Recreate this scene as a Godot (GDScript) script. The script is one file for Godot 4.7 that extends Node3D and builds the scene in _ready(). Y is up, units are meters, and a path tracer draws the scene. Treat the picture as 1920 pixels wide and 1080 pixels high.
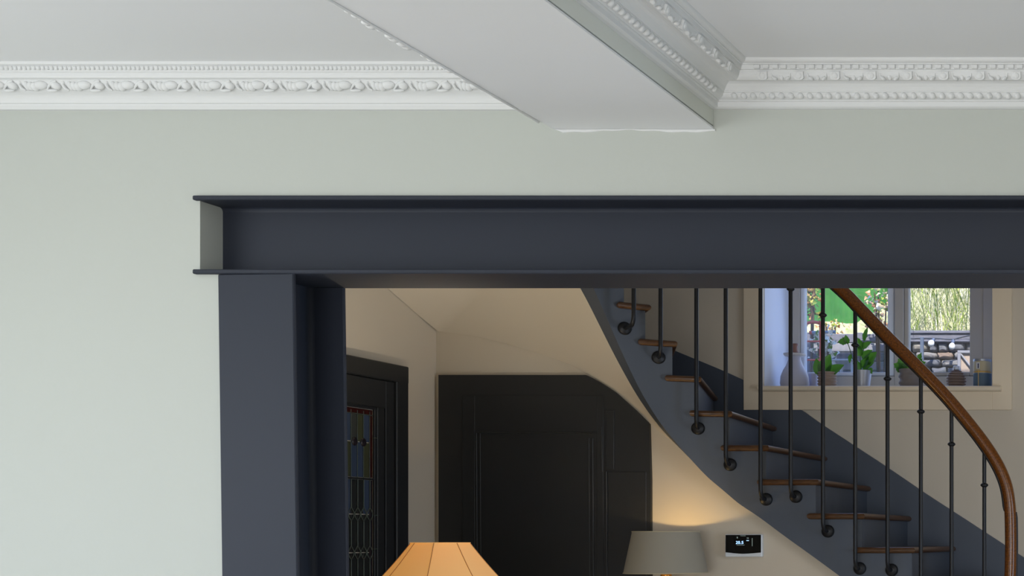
extends Node3D
# A room with a plaster ceiling, seen through a steel framed opening into a stair hall.
# x right, y up, -z away from the camera; "depth" below means -z.

const F := 2573.0        # focal length, in pixels of the 1920 x 1080 frame
const E := 1.467         # eye height above the floor
const WALL := 3.85       # depth of the room face of the partition wall
const HALL := 4.07       # depth of its hall face
const LEFT := -3.835     # x of the hall's left wall
const SPAN := 6.44       # depth of the plaster wall below the stairs
const BACK := 7.27       # depth of the hall's back wall
const CEIL := E + 1.30
const SX := -2.363       # where the staircase begins to turn
const SD := 6.40         # depth of its open side
const SR := 0.75         # radius of its turn

var M := {}
var taken := {}
var rng := RandomNumberGenerator.new()


func _ready() -> void:
	rng.seed = 11
	# ---- camera: level, looking square at the partition wall, through a shifted lens
	var cam := Camera3D.new()
	cam.name = "camera"
	cam.projection = Camera3D.PROJECTION_FRUSTUM
	cam.near = 0.05
	cam.far = 200.0
	cam.size = 0.05 * 1080.0 / F
	cam.frustum_offset = Vector2(0.05 * (960.0 - 2350.0) / F, 0.05 * (1010.0 - 540.0) / F)
	cam.position = Vector3(0, E, 0)
	add_child(cam)
	cam.current = true
	# ---- sky
	var env := Environment.new()
	var sky := Sky.new()
	var sm := ProceduralSkyMaterial.new()
	sm.sky_top_color = Color(0.36, 0.52, 0.80)
	sm.sky_horizon_color = Color(0.80, 0.87, 0.95)
	sm.ground_horizon_color = Color(0.55, 0.56, 0.50)
	sm.ground_bottom_color = Color(0.30, 0.31, 0.27)
	sm.sky_energy_multiplier = 1.7
	sky.sky_material = sm
	env.background_mode = Environment.BG_SKY
	env.sky = sky
	env.tonemap_mode = Environment.TONE_MAPPER_LINEAR
	env.tonemap_exposure = 1.0
	env.sdfgi_enabled = true
	env.ssao_enabled = true
	env.ssil_enabled = true
	var we := WorldEnvironment.new()
	we.name = "world_environment"
	we.environment = env
	add_child(we)
	# ---- sun, behind the house: it falls on the bank and leaves the yard wall in the shade
	var sun := DirectionalLight3D.new()
	sun.name = "sun"
	sun.light_energy = 2.4
	sun.light_color = Color(1.0, 0.98, 0.94)
	sun.light_angular_distance = 0.6
	sun.shadow_enabled = true
	add_child(sun)
	sun.look_at_from_position(Vector3(3.0, 9.0, 9.0), Vector3(0, 0, 0))
	# ---- daylight through the room's unseen left and back windows, plus an unseen hall light
	area("unseen_left_window_daylight", Vector3(-4.50, 1.55, -1.35), Vector3(0, 1.45, -1.9), Vector2(2.9, 1.7), 6.1, Color(0.965, 0.98, 0.98))  # window out of view, set to light the room from the left
	area("unseen_back_window_daylight", Vector3(-0.9, 1.3, 1.52), Vector3(-0.9, 1.3, -3), Vector2(2.2, 1.5), 7.9, Color(0.985, 0.985, 0.985))  # window out of view behind, evens the light on wall, beam and ceiling
	area("unseen_hall_light", Vector3(1.42, 1.25, -4.85), Vector3(-2.0, 1.25, -5.4), Vector2(1.0, 1.9), 4.4, Color(0.80, 0.89, 1.0))  # unseen cool light at the hall's right end, brightens string and risers
	area("stair_window_daylight", Vector3(-1.99, 2.75, -7.60), Vector3(-1.99, 2.45, -5.0), Vector2(1.0, 1.0), 0.36, Color(0.70, 0.80, 1.0))

	make_materials()
	build_shell()
	build_steel()
	build_beam()
	build_cornices()
	build_hall()
	build_window()
	build_stairs()
	build_railing()
	build_doors()
	build_lamps()
	build_thermostat()
	build_sill_things()
	build_garden()


# ------------------------------------------------------------------ helpers

func area(called: String, from: Vector3, to: Vector3, size: Vector2, energy: float, c: Color) -> void:
	var l := AreaLight3D.new()
	l.name = called
	l.area_size = size
	l.light_energy = energy
	l.light_color = c
	l.shadow_enabled = true
	l.area_range = 30.0
	add_child(l)
	l.look_at_from_position(from, to)


func omni(called: String, at: Vector3, energy: float, c: Color, size: float, parent: Node3D) -> void:
	var l := OmniLight3D.new()
	l.name = called
	l.position = at
	l.light_energy = energy
	l.light_color = c
	l.light_size = size
	l.omni_range = 12.0
	l.omni_attenuation = 2.0
	l.shadow_enabled = true
	parent.add_child(l)


func P(px: float, py: float, d: float) -> Vector3:
	return Vector3((px - 2350.0) * d / F, E + (1010.0 - py) * d / F, -d)


func numbered(n: String) -> String:
	if not taken.has(n):
		taken[n] = 0
		return n
	taken[n] += 1
	return "%s_%03d" % [n, taken[n]]


func tag(o: Node3D, label: String, category: String, group := "", kind := "") -> Node3D:
	o.set_meta("label", label)
	o.set_meta("category", category)
	if group != "":
		o.set_meta("group", group)
	if kind != "":
		o.set_meta("kind", kind)
	return o


func thing(called: String, label: String, category: String, at := Vector3.ZERO, group := "", kind := "") -> Node3D:
	var o := Node3D.new()
	o.name = numbered(called)
	o.position = at
	add_child(o)
	return tag(o, label, category, group, kind)


func new_st() -> SurfaceTool:
	var st := SurfaceTool.new()
	st.begin(Mesh.PRIMITIVE_TRIANGLES)
	return st


func put(called: String, st: SurfaceTool, m: Material, parent: Node3D = self, label := "") -> MeshInstance3D:
	return put_mesh(called, st.commit(), m, parent, label)


func put_mesh(called: String, me: Mesh, m: Material, parent: Node3D, label := "") -> MeshInstance3D:
	var o := MeshInstance3D.new()
	o.mesh = me
	o.material_override = m
	if parent == self:
		o.name = numbered(called)
	else:
		var key := str(parent.get_instance_id()) + "/" + called
		taken[key] = taken.get(key, -1) + 1
		o.name = called if taken[key] == 0 else "%s_%03d" % [called, taken[key]]
	parent.add_child(o, true)
	if label != "":
		o.set_meta("label", label)
	return o


# one flat triangle whose front faces "out"
func tri(st: SurfaceTool, a: Vector3, b: Vector3, c: Vector3, out: Vector3) -> void:
	var n := (c - a).cross(b - a)
	if n.dot(out) < 0.0:
		var t := b
		b = c
		c = t
		n = -n
	n = n.normalized()
	for v: Vector3 in [a, b, c]:
		st.set_normal(n)
		st.add_vertex(v)


func quad(st: SurfaceTool, a: Vector3, b: Vector3, c: Vector3, d: Vector3, out: Vector3) -> void:
	tri(st, a, b, c, out)
	tri(st, a, c, d, out)


# chamfered box; t places it
func bx(st: SurfaceTool, lo: Vector3, hi: Vector3, bev := 0.002, t := Transform3D()) -> void:
	var c := (lo + hi) / 2.0
	var h := (hi - lo).abs() / 2.0
	var b: float = minf(bev, 0.45 * minf(h.x, minf(h.y, h.z)))
	var corner := func(s: Vector3, ax: int) -> Vector3:
		var v := Vector3(s.x * (h.x - b), s.y * (h.y - b), s.z * (h.z - b))
		v[ax] = s[ax] * h[ax]
		return t * (c + v)
	for ax in 3:
		var u := (ax + 1) % 3
		var w := (ax + 2) % 3
		for s in [-1.0, 1.0]:
			var q := []
			for k in [[-1, -1], [1, -1], [1, 1], [-1, 1]]:
				var sv := Vector3.ZERO
				sv[ax] = s
				sv[u] = k[0]
				sv[w] = k[1]
				q.append(corner.call(sv, ax))
			var o := Vector3.ZERO
			o[ax] = s
			quad(st, q[0], q[1], q[2], q[3], t.basis * o)
	if b < 0.0004:
		return
	for ax in 3:
		var u := (ax + 1) % 3
		var w := (ax + 2) % 3
		for su in [-1.0, 1.0]:
			for sw in [-1.0, 1.0]:
				var s0 := Vector3.ZERO
				s0[ax] = -1.0
				s0[u] = su
				s0[w] = sw
				var s1 := s0
				s1[ax] = 1.0
				var o := Vector3.ZERO
				o[u] = su
				o[w] = sw
				quad(st, corner.call(s0, u), corner.call(s1, u), corner.call(s1, w), corner.call(s0, w), t.basis * o)
	for sx in [-1.0, 1.0]:
		for sy in [-1.0, 1.0]:
			for sz in [-1.0, 1.0]:
				var s := Vector3(sx, sy, sz)
				tri(st, corner.call(s, 0), corner.call(s, 1), corner.call(s, 2), t.basis * s)


# box from depths: x0..x1, y0..y1 (above the floor), d0..d1
func dbox(st: SurfaceTool, x0: float, x1: float, y0: float, y1: float, d0: float, d1: float, bev := 0.002) -> void:
	bx(st, Vector3(minf(x0, x1), minf(y0, y1), -maxf(d0, d1)), Vector3(maxf(x0, x1), maxf(y0, y1), -minf(d0, d1)), bev)


# prism: a polygon in the plane (o, u, v) pushed along w
func extrude(st: SurfaceTool, poly: PackedVector2Array, o: Vector3, u: Vector3, v: Vector3, w: Vector3) -> void:
	var idx := Geometry2D.triangulate_polygon(poly)
	var at := func(p: Vector2) -> Vector3: return o + u * p.x + v * p.y
	for k in range(0, idx.size(), 3):
		var a: Vector3 = at.call(poly[idx[k]])
		var b: Vector3 = at.call(poly[idx[k + 1]])
		var c: Vector3 = at.call(poly[idx[k + 2]])
		tri(st, a, b, c, -w)
		tri(st, a + w, b + w, c + w, w)
	var area2 := 0.0
	for k in poly.size():
		area2 += poly[k].cross(poly[(k + 1) % poly.size()])
	for k in poly.size():
		var p := poly[k]
		var q := poly[(k + 1) % poly.size()]
		var e := (q - p)
		var nrm := Vector2(e.y, -e.x) * signf(area2)
		quad(st, at.call(p), at.call(q), at.call(q) + w, at.call(p) + w, u * nrm.x + v * nrm.y)


# prism over a plan polygon of (x, z)
func prism(st: SurfaceTool, plan: PackedVector2Array, y0: float, y1: float) -> void:
	extrude(st, plan, Vector3(0, y0, 0), Vector3(1, 0, 0), Vector3(0, 0, 1), Vector3(0, y1 - y0, 0))


# smooth surface through rows of points; hint turns a sheet's front, a closed body is turned outwards by itself
func grid(st: SurfaceTool, rows: Array, closed := false, hint := Vector3.ZERO) -> void:
	var nr := rows.size()
	var nc: int = rows[0].size()
	var nor := []
	var mid := Vector3.ZERO
	for r in rows:
		for p: Vector3 in r:
			mid += p
	mid /= float(nr * nc)
	var side := 0.0
	for i in nr:
		var line := PackedVector3Array()
		for j in nc:
			var p: Vector3 = rows[i][j]
			var i0 := i - 1 if i > 0 and not rows[i - 1][j].is_equal_approx(p) else i
			var i1 := i + 1 if i < nr - 1 and not rows[i + 1][j].is_equal_approx(p) else i
			var j0 := (j - 1 + nc) % nc if closed else maxi(j - 1, 0)
			var j1 := (j + 1) % nc if closed else mini(j + 1, nc - 1)
			var di: Vector3 = rows[i1][j] - rows[i0][j]
			var dj: Vector3 = rows[i][j1] - rows[i][j0]
			if dj.length() < 1e-7:
				var ii := i1 if i1 != i else i0
				dj = rows[ii][j1] - rows[ii][j0]
			var n := di.cross(dj)
			n = n.normalized() if n.length() > 1e-14 else Vector3.ZERO
			side += n.dot(hint) if hint != Vector3.ZERO else n.dot(p - mid)
			line.append(n)
		nor.append(line)
	var sg := 1.0 if side >= 0.0 else -1.0
	for i in nr - 1:
		for j in (nc if closed else nc - 1):
			var k := (j + 1) % nc
			var ids := [[i, j], [i, k], [i + 1, k], [i + 1, j]]
			for t in [[0, 1, 2], [0, 2, 3]]:
				var a: Vector3 = rows[ids[t[0]][0]][ids[t[0]][1]]
				var b: Vector3 = rows[ids[t[1]][0]][ids[t[1]][1]]
				var c: Vector3 = rows[ids[t[2]][0]][ids[t[2]][1]]
				var g := (c - a).cross(b - a)
				if g.length() < 1e-14:
					continue
				var order: Array = [t[0], t[1], t[2]]
				var na: Vector3 = nor[ids[t[0]][0]][ids[t[0]][1]] + nor[ids[t[1]][0]][ids[t[1]][1]] + nor[ids[t[2]][0]][ids[t[2]][1]]
				if g.dot(na) * sg < 0.0:
					order = [t[0], t[2], t[1]]
				for o: int in order:
					var n: Vector3 = nor[ids[o][0]][ids[o][1]] * sg
					st.set_normal(n if n != Vector3.ZERO else g.normalized())
					st.add_vertex(rows[ids[o][0]][ids[o][1]])


# tube along points; r is one radius or one for each point; ry squashes it across
func tube(st: SurfaceTool, pts: PackedVector3Array, r, n := 8, squash := 1.0, up := Vector3.UP) -> void:
	var rows := []
	var last := pts.size() - 1
	var side := Vector3.ZERO
	for i in pts.size():
		var t := (pts[mini(i + 1, last)] - pts[maxi(i - 1, 0)]).normalized()
		if side == Vector3.ZERO:
			side = t.cross(up)
			if side.length() < 0.1:
				side = t.cross(Vector3(1, 0, 0.01))
		side = (side - t * side.dot(t)).normalized()
		var b := side.cross(t).normalized()
		var rr: float = r if r is float else r[i]
		var row := PackedVector3Array()
		for k in n:
			var a := TAU * k / n
			row.append(pts[i] + side * cos(a) * rr + b * sin(a) * rr * squash)
		rows.append(row)
	grid(st, rows, true)
	for e in [0, last]:
		var dirn := (pts[0] - pts[1]) if e == 0 else (pts[last] - pts[last - 1])
		for k in n:
			tri(st, pts[e], rows[e][k], rows[e][(k + 1) % n], dirn)


# turned body: profile of (radius, height) round the axis through o
func lathe(st: SurfaceTool, prof: Array, o: Vector3, n := 24, axis := Basis()) -> void:
	var rows := []
	for p in prof:
		var row := PackedVector3Array()
		for k in n:
			var a := TAU * k / n
			row.append(o + axis * Vector3(cos(a) * p[0], p[1], sin(a) * p[0]))
		rows.append(row)
	grid(st, rows, true)


func ellipsoid(st: SurfaceTool, c: Vector3, r: Vector3, nu := 10, nv := 7, b := Basis()) -> void:
	var rows := []
	for i in nv + 1:
		var th := PI * i / nv
		var row := PackedVector3Array()
		for k in nu:
			var a := TAU * k / nu
			row.append(c + b * (Vector3(sin(th) * cos(a), cos(th), sin(th) * sin(a)) * r))
		rows.append(row)
	grid(st, rows, true)


# a leaf: a sheet folded along its midrib and bent over
func leaf(st: SurfaceTool, base: Vector3, tip: Vector3, width: float, face: Vector3, sag := 0.1, wave := 0.0) -> void:
	var t := tip - base
	var s := t.cross(face).normalized()
	var f := s.cross(t).normalized()
	var rows := []
	for i in 9:
		var u := i / 8.0
		var w := width * 0.5 * pow(sin(PI * pow(u, 0.75)), 0.8) if i < 8 else 0.0
		w = maxf(w, 0.0006)
		var mid := base + t * u - f * t.length() * sag * (u * u - u * 0.3)
		var row := PackedVector3Array()
		for j in 5:
			var k := (j - 2) / 2.0
			row.append(mid + s * k * w * (1.0 + wave * sin(u * 19.0)) + f * absf(k) * w * 0.30)
		rows.append(row)
	grid(st, rows, false, f)


func mat(c: Color, rough := 0.6, metal := 0.0) -> StandardMaterial3D:
	var m := StandardMaterial3D.new()
	m.albedo_color = c
	m.roughness = rough
	m.metallic = metal
	return m


func noise_tex(freq: float, a: Color, b: Color, size := 512, kind := FastNoiseLite.TYPE_SIMPLEX_SMOOTH, octaves := 4, sd := 3) -> NoiseTexture2D:
	var n := FastNoiseLite.new()
	n.noise_type = kind
	n.frequency = freq
	n.fractal_octaves = octaves
	n.seed = sd
	var t := NoiseTexture2D.new()
	t.width = size
	t.height = size
	t.seamless = true
	t.noise = n
	var g := Gradient.new()
	g.set_color(0, a)
	g.set_color(1, b)
	t.color_ramp = g
	return t


func bump(m: StandardMaterial3D, freq: float, strength: float, scale: float) -> void:
	var n := FastNoiseLite.new()
	n.frequency = freq
	n.fractal_octaves = 4
	n.seed = 5
	var t := NoiseTexture2D.new()
	t.width = 512
	t.height = 512
	t.seamless = true
	t.as_normal_map = true
	t.bump_strength = strength
	t.noise = n
	m.normal_enabled = true
	m.normal_texture = t
	m.uv1_triplanar = true
	m.uv1_world_triplanar = true
	m.uv1_scale = Vector3.ONE * scale


func wood(a: Color, b: Color, rough: float, scale: Vector3) -> StandardMaterial3D:
	var m := mat(Color.WHITE, rough)
	m.albedo_texture = noise_tex(0.02, a, b, 512, FastNoiseLite.TYPE_SIMPLEX_SMOOTH, 5, 9)
	m.uv1_triplanar = true
	m.uv1_world_triplanar = true
	m.uv1_scale = scale
	return m


func make_materials() -> void:
	M.wall = mat(Color(0.745, 0.76, 0.735), 0.85)
	bump(M.wall, 0.05, 0.15, 1.7)
	M.ceiling = mat(Color(0.90, 0.905, 0.91), 0.9)
	bump(M.ceiling, 0.04, 0.12, 1.3)
	M.plaster = mat(Color(0.88, 0.885, 0.885), 0.75)
	M.fascia = mat(Color(0.86, 0.87, 0.84), 0.8)
	M.hall = mat(Color(0.80, 0.76, 0.695), 0.9)
	bump(M.hall, 0.05, 0.15, 1.6)
	M.casing = mat(Color(0.88, 0.82, 0.725), 0.6)
	M.steel = mat(Color(0.168, 0.186, 0.230), 0.55)
	M.steel.metallic_specular = 0.38
	bump(M.steel, 0.08, 0.1, 3.0)
	M.stair = mat(Color(0.275, 0.305, 0.355), 0.5)
	M.dark = mat(Color(0.13, 0.138, 0.15), 0.45)
	M.iron = mat(Color(0.085, 0.095, 0.115), 0.42, 0.3)
	M.tread = wood(Color(0.19, 0.115, 0.06), Color(0.42, 0.28, 0.15), 0.34, Vector3(2.0, 22.0, 14.0))
	M.rail = wood(Color(0.24, 0.125, 0.035), Color(0.52, 0.30, 0.08), 0.22, Vector3(9.0, 9.0, 26.0))
	M.floor = wood(Color(0.74, 0.71, 0.67), Color(0.86, 0.84, 0.80), 0.5, Vector3(0.7, 1.0, 8.0))  # floor is out of view, kept pale to bounce light onto the ceiling
	M.frame = mat(Color(0.72, 0.70, 0.68), 0.5)
	M.white = mat(Color(0.88, 0.90, 0.95), 0.5)
	M.reveal = mat(Color(0.86, 0.88, 0.93), 0.8)
	M.glass = mat(Color(0.95, 0.98, 1.0, 0.05), 0.02)
	M.glass.transparency = BaseMaterial3D.TRANSPARENCY_ALPHA
	M.brass = mat(Color(0.72, 0.52, 0.26), 0.3, 0.9)
	M.came = mat(Color(0.36, 0.40, 0.37), 0.35, 0.5)


# ------------------------------------------------------------------ room shell

func shell(called: String, label: String, boxes: Array, m: Material, category := "wall") -> Node3D:
	var st := new_st()
	for b in boxes:
		dbox(st, b[0], b[1], b[2], b[3], b[4], b[5], 0.0)
	return tag(put(called, st, m), label, category, "", "structure")


func build_shell() -> void:
	# partition wall with the pocket in which the steel beam and posts sit
	var top := E + 0.960          # top of the steel beam
	var post := -2.79             # web of the left post
	var pocket := -2.955
	var ptop := E + 0.748
	var st := new_st()
	extrude(st, PackedVector2Array([Vector2(-4.75, 0), Vector2(post, 0), Vector2(post, ptop), Vector2(pocket, ptop), Vector2(pocket, top), Vector2(2.35, top), Vector2(2.35, CEIL + 0.1), Vector2(-4.75, CEIL + 0.1)]),
		Vector3(0, 0, -3.955), Vector3(1, 0, 0), Vector3(0, 1, 0), Vector3(0, 0, 3.955 - WALL))
	for b in [[-4.75, post, 0.0, ptop, 3.955, 4.05], [-4.75, 2.35, ptop, CEIL + 0.1, 3.955, 4.05], [0.66, 2.35, 0.0, ptop, WALL, 4.05]]:
		dbox(st, b[0], b[1], b[2], b[3], b[4], b[5], 0.0)
	tag(put("wall_far", st, M.wall), "pale grey-green painted wall pierced by the wide steel-framed opening", "wall", "", "structure")
	shell("wall_left", "pale grey-green side wall of the front room holding its unseen big window", [
		[-4.75, -4.6, 0.0, 0.65, -1.75, WALL], [-4.75, -4.6, 2.45, CEIL + 0.1, -1.75, WALL],
		[-4.75, -4.6, 0.65, 2.45, -1.75, -0.15], [-4.75, -4.6, 0.65, 2.45, 2.85, WALL]], M.wall)
	shell("wall_back", "pale grey-green wall behind the viewpoint holding the unseen second window", [
		[-4.6, -2.05, 0.0, CEIL + 0.1, -1.75, -1.6], [0.25, 2.2, 0.0, CEIL + 0.1, -1.75, -1.6],
		[-2.05, 0.25, 0.0, 0.7, -1.75, -1.6], [-2.05, 0.25, 2.3, CEIL + 0.1, -1.75, -1.6]], M.wall)
	for w in [["window_2", "unseen tall white window in the room's side wall beside the viewpoint", true, 0.15, 2.85, 0.65, 2.45], ["window_3", "unseen white window in the wall behind the viewpoint", false, -2.05, 0.25, 0.7, 2.3]]:  # both windows are out of view, sized and placed to light the room
		var side: bool = w[2]
		var a: float = -2.85 if side else w[3]
		var b: float = 0.15 if side else w[4]
		var win := thing(w[0], w[1], "window", Vector3.ZERO, "", "structure")
		var turn := Transform3D(Basis(Vector3.UP, -PI / 2.0), Vector3(-4.70, 0, 0)) if side else Transform3D(Basis(), Vector3(0, 0, 1.70))
		var m := (a + b) / 2.0
		for f in [[a, a + 0.07, w[5], w[6]], [b - 0.07, b, w[5], w[6]], [m - 0.04, m + 0.04, w[5], w[6]], [a + 0.07, b - 0.07, w[5], w[5] + 0.07], [a + 0.07, b - 0.07, w[6] - 0.07, w[6]]]:
			var sf := new_st()
			bx(sf, Vector3(f[0], f[2], -0.03), Vector3(f[1], f[3], 0.03), 0.004, turn)
			put("window_frame", sf, M.white, win)
		for f in [[a + 0.07, m - 0.04], [m + 0.04, b - 0.07]]:
			var sp := new_st()
			bx(sp, Vector3(f[0], w[5] + 0.07, -0.002), Vector3(f[1], w[6] - 0.07, 0.002), 0.0, turn)
			put("pane", sp, M.glass, win)
	shell("wall_right", "plain pale grey-green right side wall of the front room", [[2.2, 2.35, 0.0, CEIL + 0.1, -1.75, WALL]], M.wall)
	shell("ceiling", "pale grey matt plaster ceiling of the front room", [[-4.6, 2.2, CEIL, CEIL + 0.15, -1.6, WALL]], M.ceiling, "ceiling")
	shell("floor", "unseen timber floor, kept pale to bounce light up, running from the room into the hall", [[-4.9, 2.5, -0.2, 0.0, -1.9, 7.9]], M.floor, "floor")


func build_steel() -> void:
	# steel beam: an I section laid across the opening
	var y1 := E + 0.960
	var y0 := E + 0.741
	var d0 := 3.836
	var d1 := 4.064
	var tf := 0.0125
	var tw := 0.010
	var xl := -2.967
	var xr := 0.80
	var root := thing("steel_beam", "dark slate-blue painted steel beam spanning the top of the opening", "beam", Vector3.ZERO, "", "structure")
	for f in [[y1 - tf, y1, "flange"], [y0, y0 + tf, "flange"]]:
		var st := new_st()
		dbox(st, xl, xr, f[0], f[1], d0, d1, 0.0025)
		put(f[2], st, M.steel, root)
	var st := new_st()
	var dm := (d0 + d1) / 2.0 - 0.010
	# web with the rolled fillets at its roots
	var prof := PackedVector2Array()
	var r := 0.012
	for k in 5:
		var a := PI / 2.0 * k / 4.0
		prof.append(Vector2(dm - tw / 2 - r + r * sin(a), y0 + tf + r - r * cos(a)))
	for k in 5:
		var a := PI / 2.0 * k / 4.0
		prof.append(Vector2(dm - tw / 2 - r + r * cos(a), y1 - tf - r + r * sin(a)))
	prof.append(Vector2(dm + tw / 2, y1 - tf))
	prof.append(Vector2(dm + tw / 2, y0 + tf))
	extrude(st, prof, Vector3(xl + 0.008, 0, 0), Vector3(0, 0, -1), Vector3(0, 1, 0), Vector3(xr - xl - 0.016, 0, 0))
	put("web", st, M.steel, root)
	# posts: H sections below the beam's ends
	for s in [[-2.897, -2.686, "left end"], [0.55, 0.761, "right end"]]:
		var x0: float = s[0]
		var x1: float = s[1]
		var post := thing("steel_post", "slate-blue painted steel post under the beam's %s" % s[2], "post", Vector3.ZERO, "", "structure")
		for f in [[d0 + 0.002, d0 + 0.002 + tf], [d1 - 0.002 - tf, d1 - 0.002]]:
			var sf := new_st()
			dbox(sf, x0, x1, 0.0, y0, f[0], f[1], 0.0025)
			put("flange", sf, M.steel, post)
		var sw := new_st()
		var xm := (x0 + x1) / 2.0
		dbox(sw, xm - 0.005, xm + 0.005, 0.0, y0, d0 + 0.014, d1 - 0.014, 0.0)
		if x0 < 0.0:
			# rolled fillet between web and hall-side flange
			var rows := []
			for y: float in [0.0, y0]:
				var row := PackedVector3Array()
				for k in 6:
					var a := PI / 2.0 * k / 5.0
					row.append(Vector3(xm + 0.005 + 0.015 - 0.015 * cos(a), y, -(d1 - 0.0145 - 0.015 + 0.015 * sin(a))))
				rows.append(row)
			grid(sw, rows, false, Vector3(1, 0, 1))
		put("web", sw, M.steel, post)
		if x0 < 0.0:
			# the post is tilted to follow the view's leaning verticals, its foot to the right
			var hinge := Vector3((x0 + x1) / 2.0, y0, 0)
			post.transform = Transform3D(Basis(), hinge) * Transform3D(Basis(Vector3(0, 0, 1), 0.0135), Vector3.ZERO) * Transform3D(Basis(), -hinge)


func build_beam() -> void:
	var xl := -1.966
	var xr := -1.513
	var yb := E + 1.149
	var root := thing("beam", "boxed plaster ceiling beam crossing the room to the wall over the opening", "beam", Vector3.ZERO, "", "structure")
	var st := new_st()
	dbox(st, xl, xr, yb, yb + 0.006, -1.6, WALL, 0.001)
	put("bottom_panel", st, M.ceiling, root)
	st = new_st()
	dbox(st, xr - 0.022, xr - 0.002, yb + 0.0105, CEIL, -1.6, WALL, 0.0008)
	put("side_panel", st, M.fascia, root)
	st = new_st()
	dbox(st, xl, xl + 0.02, yb + 0.006, CEIL, -1.6, WALL, 0.0008)
	put("side_panel", st, M.fascia, root)
	st = new_st()
	dbox(st, xl + 0.02, xr - 0.05, yb + 0.006, CEIL, -1.6, WALL, 0.0)
	put("core", st, M.dark, root)  # dark filling inside the box, darkens the shadow gap at its lower edge
	# white filler where the beam meets the wall, thicker in places
	st = new_st()
	var rows := []
	for i in 41:
		var u := i / 40.0
		var x := lerpf(xl + 0.006, xr + 0.004, u)
		var h := 0.0065 + 0.0028 * sin(u * 9.0 + 0.6) + 0.0012 * sin(u * 37.0)
		if u < 0.05:
			h *= u / 0.05
		h = maxf(h, 0.0008)
		var row := PackedVector3Array()
		for k in 5:
			var a := PI * k / 4.0
			row.append(Vector3(x, yb - h * (0.5 - 0.5 * cos(a)), -(WALL - 0.004 * sin(a) - 0.0002)))
		rows.append(row)
	grid(st, rows, false, Vector3(0, -0.3, 1))
	put("filler_strip", st, M.plaster, root, "white filler strip along the wall")
	# ragged plaster bead that has squeezed out along the left edge
	st = new_st()
	var r := RandomNumberGenerator.new()
	r.seed = 5
	var pts := PackedVector3Array()
	var rad := PackedFloat32Array()
	var d := 2.6
	while d < 3.80:
		pts.append(Vector3(xl - 0.0025 - r.randf() * 0.0015, yb - 0.0003 - r.randf() * 0.001, -d))
		rad.append(0.0026 + r.randf() * 0.0018)
		d += 0.02
	tube(st, pts, rad, 6)
	d = 2.85
	while d < 3.46:
		var s := 0.004 + r.randf() * 0.0055
		ellipsoid(st, Vector3(xl - 0.003 - s * 0.9, yb + 0.001, -d), Vector3(s * 1.3, s * 0.8, s * 1.5), 7, 5)
		d += 0.012 + r.randf() * 0.035
	put("plaster_bead", st, M.plaster, root, "ragged white plaster bead on the left edge")


# profile points are (projection from the wall, height over eye level)
func moulding(st: SurfaceTool, prof: Array, at: Callable, stations: Array) -> void:
	for i in prof.size() - 1:
		var a: Array = prof[i]
		var b: Array = prof[i + 1]
		for k in stations.size() - 1:
			var p: Vector3 = at.call(a, stations[k])
			var q: Vector3 = at.call(a, stations[k + 1])
			var s: Vector3 = at.call(b, stations[k + 1])
			var t: Vector3 = at.call(b, stations[k])
			var mid := (p + s) / 2.0
			var inside: Vector3 = (at.call([-0.05, 1.33], stations[k]) + at.call([-0.05, 1.33], stations[k + 1])) / 2.0
			quad(st, p, q, s, t, mid - inside)


func arc_prof(p0: Array, p1: Array, bulge: float, n := 6) -> Array:
	var out := []
	var a := Vector2(p0[0], p0[1])
	var b := Vector2(p1[0], p1[1])
	var nrm := Vector2((b - a).y, -(b - a).x)
	for k in n + 1:
		var u := float(k) / n
		var p := a.lerp(b, u) + nrm * bulge * sin(PI * u)
		out.append([p.x, p.y])
	return out


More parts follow.
